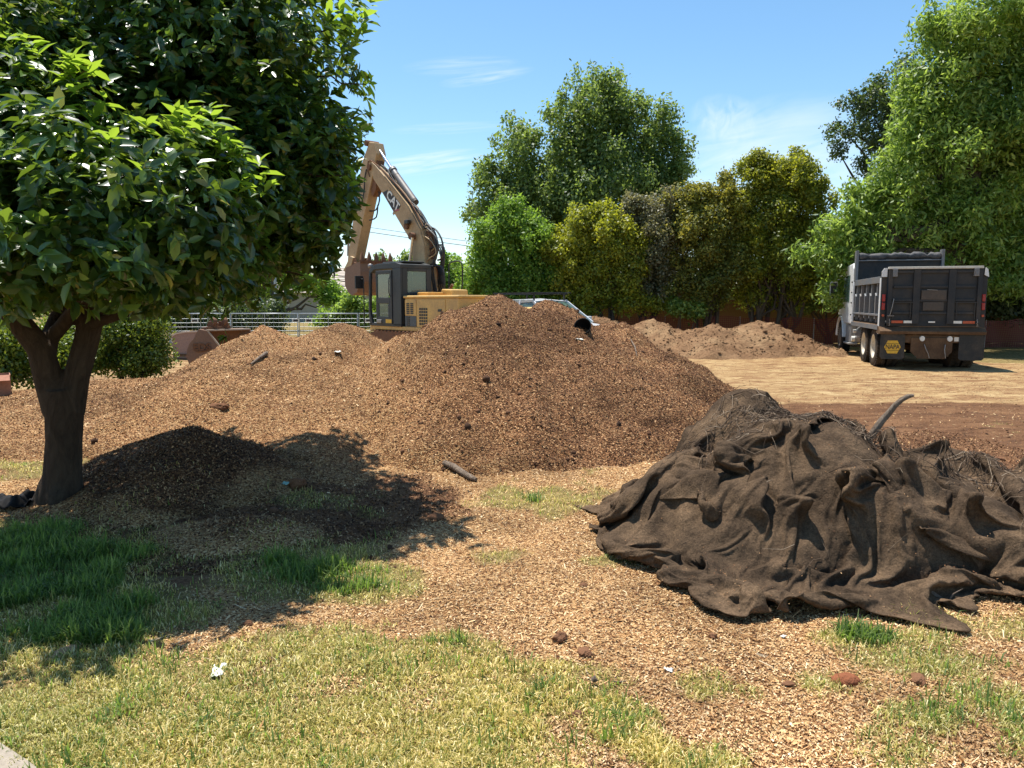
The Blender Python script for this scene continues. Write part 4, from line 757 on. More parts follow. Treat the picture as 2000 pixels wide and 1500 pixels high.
# headboard, tarp roll
m = MB(); m.bb(3.66, 3.70, -HW + .06, HW - .06, 1.1, 2.78); m.build('headboard', BED, bed)
m = MB(); m.bb(3.60, 3.78, -HW + .01, HW - .01, 2.78, 2.81)
for s in (1, -1): m.bb(3.58, 3.82, s * (HW - .07), s * (HW + .01), 2.2, 3.08)
m.build('headboard_frame', BEDL, bed, .006)
m = MB(); rr = random.Random(2); rs = [.085 + .03 * math.sin(i * 1.1) * rr.uniform(.3, 1) - (.03 if i % 9 == 4 else 0) for i in range(26)]; m.tube([(3.7 + rr.uniform(-.015, .015), -HW + .08 + i * (2 * HW - .16) / 25, 2.92 + rr.uniform(-.02, .02)) for i in range(26)], rs, 14)
m.build('rolled_tarp', paint('grey_tarp_roll', (.07, .07, .072), .7, 0, .5, (.25, .22, .2), 7, .3, .5), bed)
# chassis, hitch, lights, mud flaps
m = MB(); m.bb(-.1, 6.9, .35, .45, .62, .88); m.bb(-.1, 6.9, -.45, -.35, .62, .88); m.bb(-.12, -.04, -.95, .95, .66, .84)
m.prism([(-.5, .78), (.5, .78), (.5, .45), (.32, .28), (-.32, .28), (-.5, .45)], -.16, -.12, 'x')
for x in (.85, 2.15, 5.95): m.cyl((x, -1, .5), (x, 1, .5), .07, 12)
m.lathe([(-.22, .02), (-.18, .15), (0, .2), (.18, .15), (.22, .02)], (.85, 0, .5), 'x', 20); m.build('chassis', DIRT, tk, .006)
for s in (.24, -.42):
    m = MB(); m.cyl((-.2, s, .76), (-.13, s, .76), .062, 20); m.build('work_light', LENS, tk)
m = MB(); m.tube([(-.18, .18, .62), (-.22, .14, .5), (-.2, .08, .4), (-.2, .05, .3)], .013, 6); m.build('air_hose', STEEL, tk); m = MB(); m.tube([(-.18, -.32, .62), (-.22, -.3, .5), (-.2, -.34, .3)], .013, 6); m.build('air_hose', STEEL, tk)
for s in (1, -1):
    y0, y1 = s * HW - s * .02, s * HW - s * .62; lo, hi = min(y0, y1), max(y0, y1)
    m = MB(); m.prism([(lo + .05, .26), (hi - .05, .26), (hi, .31), (hi, .86), (lo, .86), (lo, .31)], -.16, -.145, 'x'); fl = m.build('mud_flap', FLAP, tk)
    if s > 0:
        yc, zc = (lo + hi) / 2, .55
        m = MB(); m.prism([(yc - .12, zc - .155), (yc + .12, zc - .155), (yc + .155, zc - .085), (yc - .155, zc - .085)], -.168, -.161, 'x'); m.prism([(yc - .12, zc + .155), (yc + .12, zc + .155), (yc + .155, zc + .085), (yc - .155, zc + .085)], -.168, -.161, 'x')
        m.prism([(yc - .205, zc), (yc - .165, zc - .075), (yc + .165, zc - .075), (yc + .205, zc), (yc + .165, zc + .075), (yc - .165, zc + .075)], -.168, -.161, 'x'); m.build('emblem', LOGO, fl)
        text('lettering', 'NAPA', .155, BLUE, fl, frame_M((-.172, yc, zc), (0, -1, 0), (0, 0, 1)), .002, .86, .001)
for x in (.85, 2.15):
    for s in (1, -1): wheel(tk, x, s * 1.09, .51, .27, s); wheel(tk, x, s * .79, .51, .26, s)
for s in (1, -1): wheel(tk, 5.95, s * 1.12, .52, .29, s, front=True)
# cab, hood, fender, tank, mirror
cb = MB(); cb.prism([(4.0, .95), (3.97, 2.1), (4.03, 2.60), (4.2, 2.76), (5.3, 2.72), (5.55, 2.5), (5.75, 1.85), (5.8, 1.0)], -1.26, 1.26); cab = cb.build('cab', WHITE, tk, .05)
m = MB(); m.prism([(5.7, .95), (5.7, 1.80), (6.7, 1.62), (6.95, 1.45), (7.0, .8)], -.85, .85); m.build('hood', WHITE, tk, .06)
for s in (1, -1):
    m = MB(); pr = [(5.95 + math.cos(a) * .66, .54 + math.sin(a) * .66) for a in [R(k) for k in range(0, 181, 15)]]; pr += [(5.95 + math.cos(a) * .60, .54 + math.sin(a) * .60) for a in [R(k) for k in range(180, -1, -15)]]
    m.prism(pr, s * .88, s * 1.30)
    m.prism([(5.5, 1.21), (5.6, 1.35), (6.1, 1.42), (6.6, 1.35), (6.6, 1.21)], s * .8, s * 1.24)
    m.build('fender', WHITE, tk, .02)
m = MB(); m.prism([(4.5, 1.62), (4.5, 2.42), (5.32, 2.4), (5.58, 1.62)], 1.261, 1.27); m.build('window', GLASS, cab); m = MB(); m.prism([(4.5, 1.62), (4.5, 2.42), (5.32, 2.4), (5.58, 1.62)], -1.27, -1.261); m.build('window', GLASS, cab); m = MB(); m.bb(3.955, 3.962, -.6, .6, 1.9, 2.5); m.build('window', GLASS, cab)
for z in (2.2, 1.9, 1.6, 1.25): m = MB(); m.bb(4.05, 4.11, 1.26, 1.29, z - .02, z + .02); m.build('door_hinge', BLACK, cab)
m = MB(); m.bb(4.2, 4.5, .9, 1.1, 2.76, 2.9); m.build('roof_light', BLACK, cab, .02)
for s in (1, -1):
    m = MB(); m.tube([(5.4, s * 1.2, 2.35), (5.5, s * 1.62, 2.3)], .014, 6); m.tube([(5.4, s * 1.2, 1.75), (5.5, s * 1.62, 1.72)], .014, 6); m.bb(5.44, 5.56, s * 1.50, s * 1.74, 1.72, 2.26); mi = m.build('mirror', WHITE, tk, .02)
    m = MB(); m.bb(5.428, 5.439, s * 1.52, s * 1.72, 1.78, 2.22); m.build('mirror_glass', BLACK, mi)
m = MB(); m.bb(4.3, 5.1, .65, 1.22, .42, .93); m.bb(4.25, 5.15, .98, 1.28, .36, .42); m.build('battery_box', paint('grey_tank', (.42, .42, .41), .4, .4, .4), tk, .02)
m = MB(); m.cyl((2.95, .88, .68), (4.1, .88, .68), .27, 26); m.build('fuel_tank', paint('grey_round_tank', (.30, .31, .32), .35, .6, .4), tk)
m = MB(); m.cyl((3.95, 1.14, .55), (3.95, 1.24, .55), .08, 14); m.build('tank_fitting', LENS, tk); m = MB(); m.cyl((3.8, 1.14, .78), (3.8, 1.22, .78), .05, 12); m.build('tank_fitting', LENS, tk)
m = MB(); m.bb(6.95, 7.1, -1.0, 1.0, .45, .8); m.build('front_bumper', CHROME, tk, .02)
# ---------------------------------------------------------------- excavator: x forward, y left
EXM = Vector((-1.878, 20.6, 0)); EA = R(130)
exv = empty('excavator', EXM, EA, 'yellow tracked excavator with raised boom and curled bucket behind the mulch mound', 'excavator')
YEL = paint('faded_yellow', (.62, .38, .11), .55, 0, .6, (.36, .22, .11), 2.4); YELB = paint('boom_tan_paint', (.44, .30, .15), .6, 0, .65, (.26, .155, .08), 2.2); YELO = paint('orange_yellow_panel', (.70, .36, .07), .5, 0, .3)
CABM = paint('cab_dark_grey', (.018, .022, .024), .5, 0, .4, (.10, .09, .08), 2); GREYM = paint('grey_lower_panel', (.07, .085, .09), .6, 0, .4); RUST = paint('rusty_steel', (.16, .08, .045), .8, .1, .6, (.28, .14, .07), 3, .3); BUCK = paint('brown_bucket_steel', (.21, .13, .09), .7, .1, .5, (.30, .18, .115), 2.5, .3)
HOSE = paint('black_hose', (.015, .015, .016), .5, 0, .2)
cE, sE = math.cos(EA), math.sin(EA)
def ex(u, v, y=.0):
    """local point on the machine's fore-aft plane at sideways offset y"""
    k = (u - 1000) / F * 1.0; d = px(u, v, 1.0) - Vector((0, 0, CAM_H)); k = d.x / d.y
    # world = EXM + x*(cE,sE) + y*(-sE,cE)
    ax_, ay_ = EXM.x - y * sE, EXM.y + y * cE; x = (k * ay_ - ax_) / (cE - k * sE); Yw = ay_ + x * sE
    return Vector((x, y, px(u, v, Yw).z))
def slab(pts, y0, y1, name, mat, par, bev=.02):
    P = [ex(u, v, y1) for u, v in pts]; m = MB(); m.prism([(p.x, p.z) for p in P], y0, y1); return m.build(name, mat, par, bev)
def etube(pts, r, name, mat, par, n=8, sub=3):
    """smooth hose through (u, v, y) points"""
    P = [ex(*p) for p in pts]; out = []
    for i in range(len(P) - 1):
        p0, p1, p2, p3 = P[max(i - 1, 0)], P[i], P[i + 1], P[min(i + 2, len(P) - 1)]
        for k in range(sub): t = k / sub; out.append(.5 * ((2 * p1) + (p2 - p0) * t + (2 * p0 - 5 * p1 + 4 * p2 - p3) * t * t + (3 * p1 - p0 - 3 * p2 + p3) * t ** 3))
    out.append(P[-1]); m = MB(); m.tube(out, r, n); return m.build(name, mat, par)
# tracks and car body
for s in (1, -1):
    m = MB(); pr = [(-1.5, .02), (1.5, .02), (1.85, .2), (1.92, .42), (1.75, .72), (1.5, .8), (-1.5, .8), (-1.75, .72), (-1.92, .42), (-1.85, .2)]; m.prism(pr, s * .8, s * 1.35)
    for k in range(18): x = -1.6 + k * .19; m.bb(x, x + .1, s * .79, s * 1.36, .79, .83); m.bb(x, x + .1, s * .79, s * 1.36, -.02, .03)
    m.build('track', RUST, exv, .01)
m = MB(); m.lathe([(0, .65), (.3, .65)], (0, 0, .6), 'z', 28); m.bb(-1, 1, -.8, .8, .35, .62); m.build('undercarriage', RUST, exv)
hs = MB(); hs.bb(-2.45, 1.85, -1.3, 1.3, .84, .95); hs.bb(-2.45, -.02, .42, 1.28, .951, 1.70); hs.bb(-2.3, 1.0, -1.28, -.45, .951, 1.45); hs.bb(-2.2, -.45, -.449, .419, .951, 1.56); house = hs.build('machine_body', YEL, exv, .02)
m = MB(); m.prism([(-2.451, .84), (-3.0, .9), (-3.06, 1.3), (-2.98, 1.42), (-2.451, 1.48)], -1.2, 1.2); m.build('counterweight', YEL, exv, .09)
m = MB(); m.bb(-2.5, .02, .38, 1.32, 1.701, 1.77); m.build('hood_lip', YEL, house, .03)
m = MB(); m.prism([(-.95, 1.561), (-.9, 1.93), (-.42, 1.95), (-.3, 1.561)], -.15, .38); m.build('engine_cover', YEL, house, .03)
m = MB(); m.bb(-.62, -.1, .45, .95, 1.771, 1.86); m.build('step_box', YELO, house, .02)
def grille(x0, x1, z0, z1, nx, nz, mat, fy=1.283, gap=.72, name='grille'):
    m = MB(); dx, dz = (x1 - x0) / nx, (z1 - z0) / nz
    for i in range(nx):
        for j in range(nz): m.bb(x0 + dx * (i + .5 - gap / 2), x0 + dx * (i + .5 + gap / 2), fy, fy + .008, z0 + dz * (j + .5 - gap / 2), z0 + dz * (j + .5 + gap / 2))
    return m.build(name, mat, house)
m = MB(); m.bb(-.58, -.04, 1.2805, 1.295, 1.25, 1.66); m.build('side_door', YEL, house, .01); grille(-.48, -.10, 1.28, 1.58, 2, 6, BLACK, 1.296)
m = MB(); m.bb(-.58, -.04, 1.2805, 1.295, .96, 1.235); m.build('side_door', GREYM, house, .01); grille(-.30, -.10, .97, 1.22, 1, 5, BLACK, 1.296)
m = MB(); m.bb(-1.9, -.62, 1.2805, 1.292, .96, 1.66); m.build('side_door', YEL, house, .01); grille(-1.12, -.72, 1.0, 1.46, 4, 6, BLACK, 1.293, .7)
m = MB(); m.bb(-1.75, -1.6, 1.293, 1.31, 1.36, 1.42); m.build('door_handle', BLACK, house)
# cab
x0, x1, y0, y1, z0, z1 = .08, 1.78, .36, 1.34, .96, 2.62
cb = MB(); roof = [(x0, 2.50), (x0, 2.60), (x0 + .25, 2.655), (x1 - .45, 2.65), (x1 - .12, 2.58), (x1, 2.44), (x1 - .10, 2.40), (x1 - .3, 2.50)]; cb.prism(roof, y0, y1)
cb.bb(x0, x0 + .42, y1 - .06, y1, z0, 2.50); cb.bb(x0, x0 + .06, y0, y0 + .16, z0, 2.50); cb.bb(x0, x0 + .06, y1 - .22, y1 - .06, z0, 2.5); cb.bb(x0, x0 + .06, y0 + .16, y1 - .22, z0, 1.86); cb.bb(x0, x0 + .06, y0 + .16, y1 - .22, 2.42, 2.5)
for yy in (y0, y1 - .07): cb.prism([(x1 - .02, z0), (x1 + .06, z0 + .4), (x1, 2.42), (x1 - .09, 2.40), (x1 - .03, z0 + .4), (x1 - .16, z0)], yy, yy + .07)
cb.bb(x0, x1, y0, y0 + .04, z0, 1.7); cb.bb(x0, x1, y0, y1, z0 - .02, z0 + .06); cab = cb.build('cab', CABM, exv, .012)
# door with tall window and lower window
m = MB(); dx0, dx1 = .52, 1.36; yd = y1 + .004
m.bb(dx0, dx0 + .1, yd - .04, yd + .02, 1.0, 2.46); m.bb(dx1 - .07, dx1, yd - .04, yd + .02, 1.0, 2.46); m.bb(dx0 + .1, dx1 - .07, yd - .04, yd + .02, 2.36, 2.46); m.bb(dx0 + .1, dx1 - .07, yd - .04, yd + .02, 1.56, 1.72); m.bb(dx0 + .1, dx1 - .07, yd - .04, yd + .02, 1.0, 1.2); m.bb(dx0 + .1, dx0 + .2, yd - .04, yd + .02, 1.2, 1.56); m.bb(dx1 - .14, dx1 - .07, yd - .04, yd + .02, 1.2, 1.56)
door = m.build('cab_door', CABM, cab, .012)
m = MB(); m.prism([(dx0 + .1, 1.85), (dx0 + .22, 1.72), (dx1 - .07, 1.72), (dx1 - .07, 2.36), (dx0 + .1, 2.36)], yd - .012, yd); m.build('door_window', GLASS, door)
m = MB(); m.prism([(dx0 + .2, 1.2), (dx1 - .14, 1.2), (dx1 - .14, 1.56), (dx0 + .2, 1.56)], yd - .012, yd); m.build('door_window', GLASS, door)
m = MB(); m.bb(dx1 - .3, dx1 - .05, yd + .021, yd + .05, 1.02, 1.12); m.build('door_handle', STEEL, door, .015)
m = MB(); m.bb(dx0 + .02, dx0 + .32, yd + .021, yd + .027, 1.03, 1.13); m.build('yellow_plate', LOGO, door)
m = MB(); m.bb(x0 + .025, x0 + .035, y0 + .16, y1 - .22, 1.86, 2.42); m.bb(x0 + .42, dx0, y1 - .03, y1 - .02, z0, 2.5); m.build('rear_window', GLASS, cab)
m = MB(); m.bb(.5, 1.0, .6, 1.1, z0 + .06, 1.35); m.bb(.45, .6, .6, 1.1, 1.35, 2.0); m.bb(.46, .57, .72, .98, 2.0, 2.2); m.build('seat', BLACK, cab, .04)
m = MB(); m.lathe([(0, .001), (0, .07), (.1, .07), (.12, .001)], (x1 - .02, y1 - .05, 2.56), 'z', 14); m.build('roof_lamp', STEEL, cab)
m = MB(); m.tube([(1.9, y1 + .1, .95), (1.9, y1 + .1, 2.28)], .018, 6); m.tube([(1.9, y1 + .1, 2.25), (2.05, y1 + .16, 2.25)], .015, 6); m.bb(2.0, 2.06, y1 + .05, y1 + .3, 1.98, 2.34); m.build('mirror', BLACK, exv, .02)
# boom
BW = .19
boom = slab([(812, 600), (838, 600), (832, 540), (828, 480), (819, 446), (796, 402), (758, 354), (732, 322), (725, 316), (722, 324), (729, 350), (748, 380), (789, 450), (804, 474), (806, 540)], -BW, BW, 'boom', YELB, exv, .025)
Pd = [ex(u, v, BW) for u, v in ((748, 376), (757, 371), (771, 384), (783, 402), (779, 408), (768, 411))]
m = MB(); m.prism([(p.x, p.z) for p in Pd], BW + .002, BW + .008); dc = m.build('decal', BLUE, boom)
Pd = [ex(u, v, BW) for u, v in ((768, 411), (779, 408), (780, 411), (769, 414.5))]
m = MB(); m.prism([(p.x, p.z) for p in Pd], BW + .0085, BW + .012); m.build('red_stripe', RED, dc)
a = ex(758, 384, BW); b_ = ex(774, 406, BW); mid = (ex(762, 385, BW) + ex(774, 400, BW)) / 2; dr = (b_ - a).normalized()
text('lettering', 'CAT', .36, LENS, dc, frame_M((mid.x, BW + .012, mid.z), (dr.x, 0, dr.z), (dr.z, 0, -dr.x)), .004, 1.15, .008)
dcr = None
stick_ = slab([(721, 277), (730, 278), (735, 300), (730, 330), (722, 368), (707, 440), (694, 505), (687, 540), (676, 536), (680, 496), (688, 440), (696, 380), (706, 320)], -.17, .17, 'stick', YELB, exv, .02)
slab([(719, 280), (728, 281), (737, 318), (734, 370), (728, 384), (722, 368), (730, 330)], -.12, .12, 'stick_brace', RUST, stick_, .01)
for (a, b_, c_, y_) in (((733, 281), (766, 331), (812, 396), 0.0),):
    pa, pb, pc = ex(a[0], a[1], y_), ex(b_[0], b_[1], y_), ex(c_[0], c_[1], y_)
    m = MB(); m.cyl(pa, pb, .045, 14); m.build('cylinder_rod', CHROME, boom); m = MB(); m.cyl(pb, pc, .10, 18); m.cyl(pb, pb.lerp(pc, .06), .125, 18); m.cyl(pb.lerp(pc, .2), pb.lerp(pc, .22), .1, 18); m.cyl(pb.lerp(pc, .94), pc, .1, 18); m.build('cylinder_barrel', paint('grey_cylinder', (.16, .155, .15), .5, .3, .4), boom)
for y_ in (.3, -.3):
    pa, pb, pc = ex(806, 464, y_), ex(800, 516, y_), ex(796, 585, y_); m = MB(); m.cyl(pa, pb, .045, 12); m.build('cylinder_rod', CHROME, exv); m = MB(); m.cyl(pb, pc, .08, 14); m.build('cylinder_barrel', YELB, exv)
for (u_, v_, q_, a_, b_) in ((803, 461, .3, -.34, .34), (722, 326, .2, -.25, .25), (796, 441, .2, .1, .27)):
    m = MB(); p = ex(u_, v_, q_); m.cyl((p.x, a_, p.z), (p.x, b_, p.z), .10, 16); m.build('pivot_pin', RUST, boom)
m = MB(); p = ex(726, 281, 0); m.cyl((p.x, -.22, p.z), (p.x, .22, p.z), .09, 14); m.build('pivot_pin', RUST, stick_)
# steel lines along the boom top and loose hoses at its foot
for i, (dv, y_) in enumerate(((-3, .2), (-5, .1), (-6, -.05), (-4, -.15))):
    etube([(722 - i, 345, y_), (718, 330 + i, y_), (724, 316 + dv, y_), (764, 352 + dv, y_), (803, 400 + dv, y_), (826, 444 + dv, y_)], .018, 'steel_line', YELB if i % 2 else RUST, boom, 6)
rr = random.Random(8)
for i in range(11):
    u0, v0 = 770 + rr.uniform(-30, 40), 362 + rr.uniform(-30, 40); v0 = 352 + (u0 - 764) * 1.25 - rr.uniform(3, 9); y_ = rr.uniform(-.2, .2)
    etube([(u0, v0, y_), (u0 + 12, v0 + 10, y_), (u0 + 26, v0 + 34, y_), (832 + rr.uniform(-3, 5), 440 + rr.uniform(-5, 5), y_)], .018, 'hose', HOSE, boom, 6)
for i in range(7):
    y_ = -.25 + i * .06; du = rr.uniform(-4, 6)
    etube([(834 + du * .5, 440 + rr.uniform(-8, 12), y_), (850 + du, 455 + rr.uniform(-8, 8), y_), (855 + du, 490 + rr.uniform(-6, 6), y_), (849 + du, 512 + rr.uniform(-4, 4), y_), (845 + du, 530, y_), (852 + du, 572, y_)], .024, 'hose', HOSE, exv, 7)
for i in range(5):
    y_ = -.3 + i * .1; etube([(838, 505 + i * 4, y_), (850 + i * 3, 520, y_), (856 + i * 3, 545, y_), (850 + i * 4, 568, y_), (842 + i * 2, 575, y_)], .028, 'hose', HOSE, exv, 7)
etube([(830, 446, .0), (848, 446, .0), (862, 466, .0), (866, 490, .0), (862, 505, .0), (855, 508, .0)], .026, 'hose', HOSE, exv, 7)
for a in (((716, 330, .2), (712, 350, .22), (711, 375, .22), (705, 398, .22), (695, 402, .2), (690, 396, .2)), ((740, 374, .0), (741, 392, .0), (734, 410, .0), (722, 412, .0)), ((738, 400, .1), (735, 424, .1), (722, 430, .1))):
    etube(a, .022, 'hose', HOSE, stick_, 7)
slab([(832, 520), (844, 516), (850, 520), (848, 560), (842, 600), (834, 600)], -.30, -.18, 'foot_bracket', RUST, exv, .015)
slab([(828, 450), (838, 452), (842, 475), (842, 505), (836, 512), (830, 500)], -.22, .0, 'valve_block', RUST, boom, .03)
for i in range(6):
    y_ = -.2 + i * .06; etube([(826, 444 + i * 3, y_), (838 + i, 452 + i * 4, y_), (842 + i * 2, 468 + i * 5, y_), (838, 480 + i * 5, y_), (832, 484 + i * 6, y_)], .016, 'steel_line', YELB if i % 2 else RUST, boom, 6)
for i in range(4):
    y_ = -.3 + i * .1; etube([(836, 470 + i * 6, y_), (852 + i * 4, 478, y_), (862 + i * 2, 505, y_), (856 + i * 3, 540, y_), (862 + i * 3, 572, y_)], .022, 'hose', HOSE, exv, 7)
m = MB(); p = ex(794, 437, .3); m.box((p.x, .27, p.z + .05), (.2, .12, .12)); m.build('work_lamp', BLACK, boom, .02)
# bucket
BY = .58
prof = [(675, 523), (673, 540), (674, 558), (680, 571), (687, 577), (697, 571), (703, 550), (704, 530), (703, 511)]
P = [ex(u, v, BY) for u, v in prof]
m = MB(); m.prism([(p.x, p.z) for p in P], BY - .03, BY); m.prism([(p.x, p.z) for p in P], -BY, -BY + .03)
for i in range(len(P) - 1):
    a, b_ = P[i], P[i + 1]; cx = sum(p.x for p in P) / len(P); cz = sum(p.z for p in P) / len(P)
    def inn(p): d = Vector((cx - p.x, 0, cz - p.z)).normalized() * .04; return (p.x + d.x, p.z + d.z)
    m.prism([(a.x, a.z), (b_.x, b_.z), inn(b_), inn(a)], -BY + .03, BY - .03)
bk = m.build('bucket', BUCK, exv)
tpt = P[-1]; dr = (P[-1] - P[-2]).normalized()
m = MB(); m.bar((tpt.x, -BY, tpt.z), (tpt.x, BY, tpt.z), .05, .1); m.build('cutting_edge', RUST, bk)
for k in range(5):
    yy = BY - .08 - k * (2 * BY - .16) / 4; m = MB(); q = Vector((tpt.x, yy, tpt.z)); m.tube([q, q + dr * .16, q + dr * .32], [.085, .065, .012], 5); m.build('tooth', RUST, bk)
m = MB()
for yy in (.2, -.2): m.prism([(P[0].x - .1, P[0].z + .0), (P[0].x + .05, P[0].z + .34), (P[0].x + .35, P[0].z + .18), (P[0].x + .3, P[0].z - .05)], yy - .025, yy + .025)
m.cyl((P[0].x + .02, -.28, P[0].z + .12), (P[0].x + .02, .28, P[0].z + .12), .07, 12); m.build('bucket_ear', RUST, bk)
slab([(684, 500), (690, 503), (684, 524), (674, 532), (670, 528), (678, 512)], -.24, .24, 'linkage', YELB, stick_, .015)
pa, pb = ex(690, 400, 0), ex(680, 500, 0); m = MB(); m.cyl(pa + Vector((.16, 0, 0)), pa.lerp(pb, .6) + Vector((.12, 0, 0)), .07, 12); m.cyl(pa.lerp(pb, .6) + Vector((.12, 0, 0)), pb, .04, 10); m.build('bucket_cylinder', STEEL, stick_)
# rail and exhaust on the far side of the deck
etube([(877, 590, -1.1), (877, 530, -1.1), (879, 514, -1.1), (895, 510, -1.1), (902, 516, -1.1), (903, 545, -1.1), (900, 590, -1.1)], .022, 'hand_rail', BLACK, exv, 8)
etube([(877, 585, -.9), (878, 568, -.9), (884, 556, -.9)], .045, 'exhaust', RUST, exv, 10)

for k, (u_, v_) in enumerate(((818, 520), (816, 560), (770, 415), (760, 372))):
    p = ex(u_, v_, BW); m = MB(); m.box((p.x, BW + .006, p.z), (.16, .012, .10), Matrix.Rotation(.4 * k, 3, 'Y')); m.build('weld_plate', YELB, boom, .004)
m = MB(); m.tube([(dx0 + .05, yd + .03, 1.75), (dx0 + .02, yd + .09, 1.85), (dx0 + .02, yd + .09, 2.2), (dx0 + .05, yd + .03, 2.3)], .012, 6); m.build('grab_handle', BLACK, door)
m = MB(); m.bb(x0 + .1, x1 - .5, y0 + .15, y1 - .15, 2.656, 2.70); m.build('roof_hatch', CABM, cab, .02)
m = MB(); m.tube([(x1 + .02, y1 - .5, 1.5), (x1 + .07, y1 - .45, 2.1)], .008, 5); m.build('wiper', BLACK, cab)
# ---------------------------------------------------------------- white car with roof rack behind the mound
sv = empty('parked_car', (1.0, 22.6, -.10), R(-52), 'silver white car with a flat black roof rack parked behind the dark mound', 'car')
CARP = paint('silver_car_paint', (.66, .68, .70), .22, .15, .12, (.5, .42, .34), 1.5); 
m = MB()
secs = [(-2.35, .55, .95, .80), (-2.3, .35, 1.12, .86), (-1.2, .30, 1.16, .92), (.9, .30, 1.14, .92), (1.9, .32, 1.06, .88), (2.3, .38, .92, .80), (2.4, .5, .75, .66)]; vs = []
for x, a, b_, w in secs: vs += [(x, -w, a), (x, -w * 1.02, (a + b_) / 2), (x, -w * .95, b_ - .05), (x, -w * .8, b_), (x, 0, b_ + .03), (x, w * .8, b_), (x, w * .95, b_ - .05), (x, w * 1.02, (a + b_) / 2), (x, w, a)]
k = 9; fs = [(i * k + j, i * k + j + 1, (i + 1) * k + j + 1, (i + 1) * k + j) for i in range(len(secs) - 1) for j in range(k - 1)] + [tuple(range(k)), tuple(range(len(vs) - k, len(vs)))[::-1]] + [(i * k, (i + 1) * k, (i + 1) * k + k - 1, i * k + k - 1) for i in range(len(secs) - 1)]
m.add(vs, fs, True); body = m.build('body', CARP, sv, 0, 2)
m = MB(); lo = [(-2.2, .80), (1.15, .84)]; vs = []
G_ = [(-2.25, .80, 1.08), (-1.95, .70, 1.64), (-1.5, .66, 1.74), (-.2, .66, 1.77), (.25, .65, 1.72), (1.25, .78, 1.10)]
for x, w, z in G_: vs += [(x, -w, z), (x, 0, z + .04), (x, w, z)]
fs = [(i * 3 + j, i * 3 + j + 1, i * 3 + 4 + j, i * 3 + 3 + j) for i in range(5) for j in (0, 1)]; m.add(vs[3:15], [(i * 3 + j, i * 3 + j + 1, i * 3 + 4 + j, i * 3 + 3 + j) for i in range(3) for j in (0, 1)], True); m.build('roof', CARP, sv)
m = MB(); m.add(vs, [(i * 3 + j, i * 3 + j + 1, i * 3 + 4 + j, i * 3 + 3 + j) for i in (0, 4) for j in (0, 1)])
for s in (1, -1): m.add([(x, s * w, z) for x, w, z in G_] + [(x, s * .86, 1.08) for x, w, z in G_], [(i, i + 1, i + 7, i + 6) for i in range(5)])
m.build('glass', GLASS, sv)
m = MB()
for s in (1, -1):
    for a, b_ in (((-2.25, .82, 1.08), (-1.95, .71, 1.64)), ((.25, .66, 1.72), (1.25, .80, 1.10)), ((-.35, .665, 1.75), (-.3, .86, 1.1)), ((-1.2, .665, 1.74), (-1.25, .86, 1.1)), ((-1.95, .71, 1.64), (.25, .665, 1.74))): m.bar((a[0], s * a[1], a[2]), (b_[0], s * b_[1], b_[2]), .05, .07)
m.build('pillar', CARP, sv)
for x in (-1.45, 1.45):
    for s in (1, -1): wheel(sv, x, s * .80, .35, .24, s, front=True)
m = MB()
for s in (-.55, -.2, .2, .55): m.bar((-1.9, s, 1.98), (.55, s, 1.98), .03, .03)
for x in (-1.6, -.7, .2): m.bar((x, -.72, 1.95), (x, .72, 1.95), .045, .035)
for x in (-1.6, .2):
    for s in (-.6, .6): m.bar((x, s, 1.74), (x, s, 1.95), .04, .04)
m.build('roof_rack', BLACK, sv)
for s in (1, -1):
    m = MB(); m.box((.85, s * 1.03, 1.2), (.12, .2, .15)); m.build('wing_mirror', CARP, sv, .04); m = MB(); m.box((2.28, s * .62, .78), (.1, .3, .14)); m.build('headlight', LENS, sv, .03)
# ---------------------------------------------------------------- spare buckets lying on the ground
bo = px(370, 716, 15.6); bo.z = max(float(surf(np.array([bo.x]), np.array([bo.y])).max()) - .02, 0)
sb = empty('excavator_bucket', bo, 0, 'brown digging bucket with faded lettering lying left of the chip heap', 'bucket', 'loose buckets lying on the ground')
pp = [(388, 643), (404, 646), (418, 664), (431, 681), (430, 705), (400, 722), (378, 720), (370, 713), (364, 697), (365, 684), (370, 671), (379, 661), (383, 651)]
P = [px(u, v, 15.6) - bo for u, v in pp]; wd = Vector((.50, .62, 0)).normalized()
def sheet(P, off, th, m): n_ = len(P); m.add([p + wd * off for p in P] + [p + wd * (off + th) for p in P], [tuple(range(n_))[::-1], tuple(range(n_, 2 * n_))] + [(i, (i + 1) % n_, n_ + (i + 1) % n_, n_ + i) for i in range(n_)])
m = MB(); sheet(P, 0, .03, m); m.build('side_plate', BUCK, sb); m = MB(); sheet(P, .98, .03, m); m.build('side_plate', BUCK, sb)
cen = sum(P, Vector()) / len(P); order = [1, 0, 12, 11, 10, 9, 8, 7, 6, 5]; m = MB()
for i in range(len(order) - 1):
    a, b_ = P[order[i]], P[order[i + 1]]; ia = a + (cen - a).normalized() * .03; ib = b_ + (cen - b_).normalized() * .03
    m.add([a + wd * .03, b_ + wd * .03, ib + wd * .03, ia + wd * .03, a + wd * .98, b_ + wd * .98, ib + wd * .98, ia + wd * .98], [(0, 1, 2, 3), (4, 5, 6, 7), (0, 1, 5, 4), (3, 2, 6, 7), (0, 3, 7, 4), (1, 2, 6, 5)])
m.build('shell', RUST, sb)
m = MB(); m.bar(P[1] + wd * .0 + Vector((.01, 0, .01)), P[3] + Vector((.01, 0, .01)), .03, .03); m.bar(P[1] + Vector((0, 0, .01)), P[1] + wd * 1.0 + Vector((0, 0, .01)), .10, .03); m.build('bright_rim', paint('worn_rim', (.45, .36, .27), .5, .2, .4), sb)
m = MB()
